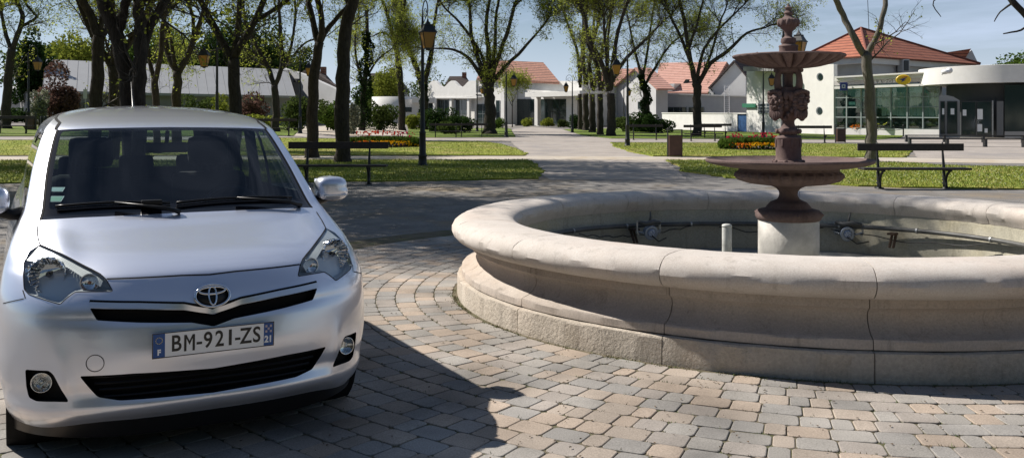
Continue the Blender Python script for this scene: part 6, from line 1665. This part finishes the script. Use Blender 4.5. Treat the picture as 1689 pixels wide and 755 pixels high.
# ---- flower beds
def bed(name_lab, px0, px1, Y, yb, seed, tulip_x):
    base = GZ((px0+px1)/2, Y); s = Y/FPX; W = (px1-px0)*s/2; rg_ = random.Random(seed); D = 1.5
    o = empty('flower_bed', base, 0, name_lab, 'flower bed', 'flower beds in the lawns')
    b = MB()
    b.ellipsoid((0,0,0), (W, D, .14), 40, 8); b.build('soil', mat('bed_soil', (.05,.038,.028), .95), o)
    def flowers(nm, n, m, zr, size, fx, fy=lambda: rg_.uniform(-1, 1)):
        b = MB()
        for _ in range(n):
            x, y = fx(), fy()
            if x*x + y*y > 1: continue
            z = .10*math.sqrt(max(0, 1-x*x-y*y)) + rg_.uniform(*zr); q = size*rg_.uniform(.5, 1.1); X, Y_ = x*W, y*D
            for a in (rg_.uniform(0, 3), rg_.uniform(0, 3)):
                c_, s__ = math.cos(a)*q, math.sin(a)*q
                b.add([(X-c_, Y_-s__, z-q), (X+c_, Y_+s__, z-q*.8), (X+c_*.9, Y_+s__*.9, z+q), (X-c_*.9, Y_-s__*.9, z+q*.9)], [(0,1,2,3)])
        ob = b.build(nm, m, o); ob['kind'] = 'stuff'; return ob
    U = lambda a, c: (lambda: rg_.uniform(a, c)); N_ = lambda m_, s__: (lambda: rg_.gauss(m_, s__))
    flowers('leaves', 3800, M_leafg, (.05, .40), .05, U(-1, 1), U(-.5, .9)); flowers('leaves', 900, M_leafd, (.05, .22), .05, U(-1, 1), U(-1, 0))
    for k, (m, c) in enumerate(tulip_x):
        flowers('tulips', 11, m, (.46, .66), .045, N_(c, .11), U(-.35, .5))
    flowers('yellow_pansies', 650, M_fy, (.10, .24), .035, N_(.15, .35), U(-.95, -.35)); flowers('yellow_pansies', 260, M_fy, (.08, .18), .035, N_(.70, .14), U(-.7, -.2))
    flowers('orange_pansies', 260, M_fo, (.10, .24), .035, N_(-.45, .22), U(-.9, -.3)); flowers('violet_pansies', 260, M_fv, (.08, .16), .03, N_(.35, .4), U(-1, -.65)); flowers('white_pansies', 150, M_fw, (.08, .16), .028, N_(.2, .5), U(-1, -.7))
    return o
M_fy = leaf_mat('petal_yellow', (.85,.50,.02), .2); M_fo = leaf_mat('petal_orange', (.75,.22,.03), .2); M_fr = leaf_mat('petal_red', (.70,.06,.05), .2); M_fp = leaf_mat('petal_pink', (.62,.05,.12), .2); M_fc = leaf_mat('petal_coral', (.80,.12,.05), .2); M_fv = leaf_mat('petal_violet', (.12,.05,.20), .2); M_fw = leaf_mat('petal_white', (.80,.75,.72), .2)
bed('oval flower bed with red and coral tulips behind the near left bench', 572, 694, 44, 236, 1, ((M_fr, -.55), (M_fc, -.40), (M_fc, -.2), (M_fr, .05), (M_fc, .25), (M_fp, .42), (M_fp, .6)))
bed('oval flower bed with pink tulips behind the fountain centrepiece', 1186, 1300, 41, 241, 2, ((M_fp, -.55), (M_fp, -.42), (M_fp, .1), (M_fp, .3), (M_fr, .45)))
# concrete planter with orange flowers
p = G(1420, 222.5); o = empty('planter', p, 0, 'round concrete planter of orange flowers in front of the post office glass', 'planter')
b = MB(); b.lathe([(.32,0),(.38,.05),(.55,.50),(.58,.58),(.54,.58),(.50,.50),(.05,.5)], 28); b.build('bowl', mat('planter_concrete', (.30,.26,.20), .9, var=.2), o, True)
bunch('orange_flowers', (0,0,.72), (.62,.62,.28), 700, M_fo, o, .05, 3, 6); bunch('leaves', (0,0,.62), (.60,.60,.22), 500, M_leafg, o, .06, 4, 6)
# ================================================================== street furniture
M_iron_b = mat('black_iron', (.012,.014,.016), .5, bump=.2, bscale=60)
M_amberp = mat('amber_pane', (.55,.27,.04), .35); M_amberp.node_tree.nodes['Principled BSDF'].inputs['Transmission Weight'].default_value = .35
M_wood = mat('dark_bench_wood', (.030,.024,.020), .6, var=.4, vscale=14, bump=.3, bscale=90)
def make_lamp():
    o = empty('street_lamp', (0,0,0), 0)
    b = MB(); b.lathe([(.16,-.05),(.16,.05),(.13,.08),(.12,.30),(.14,.33),(.105,.38),(.095,1.0),(.11,1.03),(.075,1.08),(.062,2.4),(.07,2.43),(.055,2.47),(.045,4.2),(.05,4.22),(.04,4.25),(.03,4.5),(.01,4.56)], 16); b.build('pole', M_iron_b, o, True)
    b = MB(); pts = [(0,0,4.05)]
    for k in range(15): t = PI - PI*k/14*1.05; pts.append((.27 + .27*math.cos(t), 0, 4.62 + .34*math.sin(t)))
    pts = [(0,0,4.1),(-.0,0,4.4)] + pts[1:] ; b.tube(pts, .018, 6)
    pts = [(.27 + .16*math.cos(t)*(1-.06*t), 0, 4.58 + .16*math.sin(t)*(1-.06*t)) for t in np.linspace(0, 7.2, 26)]; b.tube(pts, .011, 5); b.tube([(.02,0,4.25),(.28,0,4.42),(.53,0,4.56)], .012, 5); b.build('scroll_arm', M_iron_b, o, True)
    b = MB()
    # roof: truncated pyramid and dome, with finial
    def fr(z0, a0, z1, a1):
        b.add([(.54+sx*a0, sy*a0, z0) for sx, sy in ((-1,-1),(1,-1),(1,1),(-1,1))] + [(.54+sx*a1, sy*a1, z1) for sx, sy in ((-1,-1),(1,-1),(1,1),(-1,1))], [(3,2,1,0),(4,5,6,7),(0,1,5,4),(1,2,6,5),(2,3,7,6),(3,0,4,7)])
    fr(3.98,.225,4.02,.225); fr(4.021,.205,4.20,.115); fr(4.201,.13,4.225,.13); fr(4.226,.075,4.30,.045); b.tube([(.54,0,4.29),(.54,0,4.36),(.54,0,4.42)], [.05,.025,.008], 8); b.tube([(.54,0,4.4),(.54,0,4.60)], .010, 5)
    fr(3.50,.115,3.53,.115); fr(3.46,.05,3.499,.05)
    for sx, sy in ((-1,-1),(1,-1),(1,1),(-1,1)): b.tube([(.54+sx*.112, sy*.112, 3.52), (.54+sx*.20, sy*.20, 3.98)], .012, 4)
    ln = b.build('lantern', M_iron_b, o)
    for k in range(4):
        M = Matrix.Translation((.54,0,0)) @ Matrix.Rotation(PI/2*k, 4, 'Z'); b = MB(); b.add([(-.104,-.106,3.53),(.104,-.106,3.53),(.188,-.190,3.98),(-.188,-.190,3.98),(-.104,-.101,3.53),(.104,-.101,3.53),(.188,-.185,3.98),(-.188,-.185,3.98)], [(0,1,2,3),(5,4,7,6),(0,4,5,1),(3,2,6,7),(0,3,7,4),(1,5,6,2)], 0, M); b.build('pane', M_amberp, ln)
    return o
lamps = [(697, 27.6, -68, 'tall black lamp post standing alone on the near left lawn, amber lantern'), (358, 38.5, 180, 'lamp post behind the car roof with its lantern hanging left'), (835, 63, -10, 'black lamp post on the left edge of the main path beside the massive tree'),
    (944, 79, 180, 'slim far lamp post at the right edge of the path'), (1035, 45, 180, 'black lamp post at the corner of the right lawn with its lantern hanging left'), (1259, 62, -10, 'black lamp post in front of the porthole wall left of the iron masks'),
    (1292, 31, -40, 'lamp post mostly hidden behind the fountain finial, only its lantern showing'), (495, 56, 5, 'lamp post with a ring scroll between the spreading tree and the forked trunk'), (47, 54.5, 0, 'lamp post at the far left before the dark evergreen tree'),
    (787, 86, 20, 'small far lamp post in front of the library sign'), (1029, 95, 10, 'small far lamp post behind the corner lamp, before the gabled house')]
lp0 = make_lamp()
for i, (px, Y, az, lab) in enumerate(lamps):
    o = lp0 if i == 0 else copy_tree(lp0)
    o.location = GZ(px, Y); o.rotation_euler = (0, 0, R(az)); tag(o, lab, 'street lamp', 'black lamp posts with amber lanterns')
def make_bench():
    o = empty('park_bench', (0,0,0), 0)
    b = MB(); b.box(-1.13, 1.13, .13, .175, .80, .955, bev=.008); b.build('backrest', M_wood, o)
    b = MB(); b.box(-1.13, 1.13, -.22, -.04, .405, .45, bev=.006); b.box(-1.13, 1.13, -.02, .15, .405, .45, bev=.006); b.build('seat', M_wood, o)
    for s_ in (-1, 1):
        b = MB(); x = s_*.70
        b.tube([(x,.12,-.03),(x,.11,.10),(x,.13,.42),(x,.19,.80),(x,.20,.98)], [.036,.030,.034,.022,.016], 8)
        b.tube([(x,.02,-.03),(x,.03,.10),(x,.05,.22),(x,-.05,.33),(x,-.18,.40)], [.032,.030,.034,.028,.020], 8); b.tube([(x,.15,.39),(x,-.21,.39)], .020, 6); b.box(x-.06, x+.06, -.03, .18, -.02, .03)
        for q in range(5): b.ellipsoid((x, .158, .12+.07*q), (.034,.034,.022), 8, 5)
        b.build('support', M_iron_b, o, True)
    return o
bn0 = make_bench()
for i, (px, yf, rz, lab) in enumerate(((556, 304.5, 0, 'dark wooden bench on the near left lawn edge in front of the two dark trunks'), (1507, 311.5, 0, 'dark wooden bench on the near right lawn edge before the sandy forecourt'),
        (735, 227, 0, 'far dark bench left of the massive tree, nearer the tulip bed'), (778, 226.5, 4, 'far dark bench directly left of the massive tree trunk'), (1064, 231, 0, 'far dark bench between the corner lamp and the litter bin'),
        (1160, 233, 0, 'far bench just right of the litter bin, in front of the spreading tree'), (1180, 228, 3, 'far bench behind another, under the spreading tree'), (1340, 236, 0, 'far bench right of the iron masks before the porthole wall'),
        (455, 224, 0, 'far bench left of the ring scroll lamp at the foot of the spreading tree'), (20, 221, 0, 'far bench at the left edge beside the crooked trunk'))):
    o = bn0 if i == 0 else copy_tree(bn0); o.location = G(px, yf); o.rotation_euler = (0, 0, R(rz)); tag(o, lab, 'bench', 'dark park benches with iron supports')
def make_bin():
    o = empty('litter_bin', (0,0,0), 0); b = MB(); b.box(-.24,.24,-.20,.20,.05,.80,bev=.012); b.build('body', mat('rust_brown_panel', (.075,.038,.028), .6, var=.2, vscale=6), o)
    for s_ in (-1, 1):
        b = MB(); b.box(s_*.262-.018, s_*.262+.018, -.05, .05, -.02, 1.02); b.build('post', M_iron_b, o)
    b = MB(); b.box(-.243,.243,-.19,.19,1.0,1.02); b.build('hood', M_iron_b, o); return o
bi = make_bin()
for i, (px, yf, lab, nm) in enumerate(((1113, 259, 'rust brown litter bin on two posts at the corner of the right lawn', 0), (1386, 235.5, 'dark litter bin in front of the left end of the post office glass', 1), (51, 215, 'dark litter bin at the far left by the road lamp', 2))):
    o = bi if i == 0 else copy_tree(bi); o.location = G(px, yf); tag(o, lab, 'litter bin', 'square litter bins on posts')
# chain posts in front of the post office
ch = empty('chain_fence', G(1468, 225), 0, 'low black posts with a hanging chain in front of the post office glass', 'chain fence'); s = ch.location.y/FPX
for dx in (-22, 22): b = MB(); b.lathe([(.05,0),(.045,.75),(.06,.78),(.03,.86)], 10, M=Matrix.Translation((dx*s,0,0))); b.build('post', M_iron_b, ch)
b = MB()
for q in (.70, .52):
    for k in range(20):
        x0 = (-22+44*k/20)*s; t = k/20; z0 = q - .10*math.sin(PI*t); z1 = q - .10*math.sin(PI*(k+1)/20); b.tube([(x0,0,z0),(x0+.06,0,z0+.02),(x0+.10,0,z1)], .022, 5)
b.build('chain', M_iron_b, ch)
# two low bollards by the road and a pole with a small plate
for px, lab in ((69, 'left one of two short dark bollards beside the far left road'), (75, 'right one of two short dark bollards beside the far left road')):
    b = MB(); b.lathe([(.09,0),(.09,.7),(.06,.78)], 12); o = b.build('bollard', M_iron_b); o.location = GZ(px, 56); tag(o, lab, 'bollard', 'bollards by the road')
# walker by the white wall: one continuous body, hair and clothes shown by the mesh
def person(loc, h, label):
    bm = bmesh.new(); J = [(0,0,.53),(0,0,.66),(0,.01,.80),(0,0,.86),(0,-.005,.93), (-.05,0,.50),(-.06,.03,.28),(-.06,-.05,.03),(.05,0,.50),(.055,-.04,.28),(.055,.06,.03), (-.105,0,.80),(-.12,.02,.64),(-.11,-.05,.50),(.105,0,.80),(.12,-.02,.64),(.11,.05,.51),(-.06,-.10,.02),(.055,.01,.02)]
    E_ = [(0,1),(1,2),(2,3),(3,4),(0,5),(5,6),(6,7),(0,8),(8,9),(9,10),(2,11),(11,12),(12,13),(2,14),(14,15),(15,16),(7,17),(10,18)]
    Rr = [.075,.065,.08,.028,.055,.052,.036,.024,.052,.036,.024,.035,.024,.018,.035,.024,.018,.02,.02]
    me = bpy.data.meshes.new('person'); me.from_pydata([tuple(c*h for c in j) for j in J], E_, []); o = bpy.data.objects.new('person', me); COL.objects.link(o)
    md = o.modifiers.new('skin', 'SKIN'); sv = me.skin_vertices[0].data
    for i, r_ in enumerate(Rr): sv[i].radius = (r_*h, r_*h)
    sv[0].use_root = True; sb = o.modifiers.new('sub', 'SUBSURF'); sb.levels = 1; sb.render_levels = 1
    bpy.context.view_layer.update(); dg = bpy.context.evaluated_depsgraph_get(); m2 = bpy.data.meshes.new_from_object(o.evaluated_get(dg)); bpy.data.objects.remove(o)
    o = bpy.data.objects.new('person', m2); COL.objects.link(o); o.location = loc; tag(o, label, 'person')
    for m in (mat('skin_tone', (.45,.28,.20), .6), mat('dark_trousers', (.02,.022,.03), .8), mat('grey_pink_top', (.25,.17,.17), .8)): m2.materials.append(m)
    for p in m2.polygons:
        z = p.center.z/h; p.material_index = 0 if (z > .84 or (abs(p.center.x) > .10*h and z < .62)) else (2 if z > .52 else 1)
    b = MB(); b.ellipsoid((0, .012*h, .955*h), (.062*h, .066*h, .05*h), 14, 8); b.build('hair', mat('dark_hair', (.02,.015,.012), .7), o, True)
    return o
person(GZ(1126.5, 97), 1.25, 'small figure in a greyish top and dark trousers walking beside the white garden wall')
# far sign pole left of the twin trunk
o = empty('sign_pole', GZ(141, 58), 0, 'thin grey pole with a small plate in front of the copper leaved shrub', 'sign pole'); b = MB(); b.tube([(0,0,0),(0,0,2.6)], .035, 8); b.build('pole', M_galv, o); b = MB(); b.box(-.12,.12,-.05,-.036,1.9,2.5); b.build('plate', M_gwall, o)
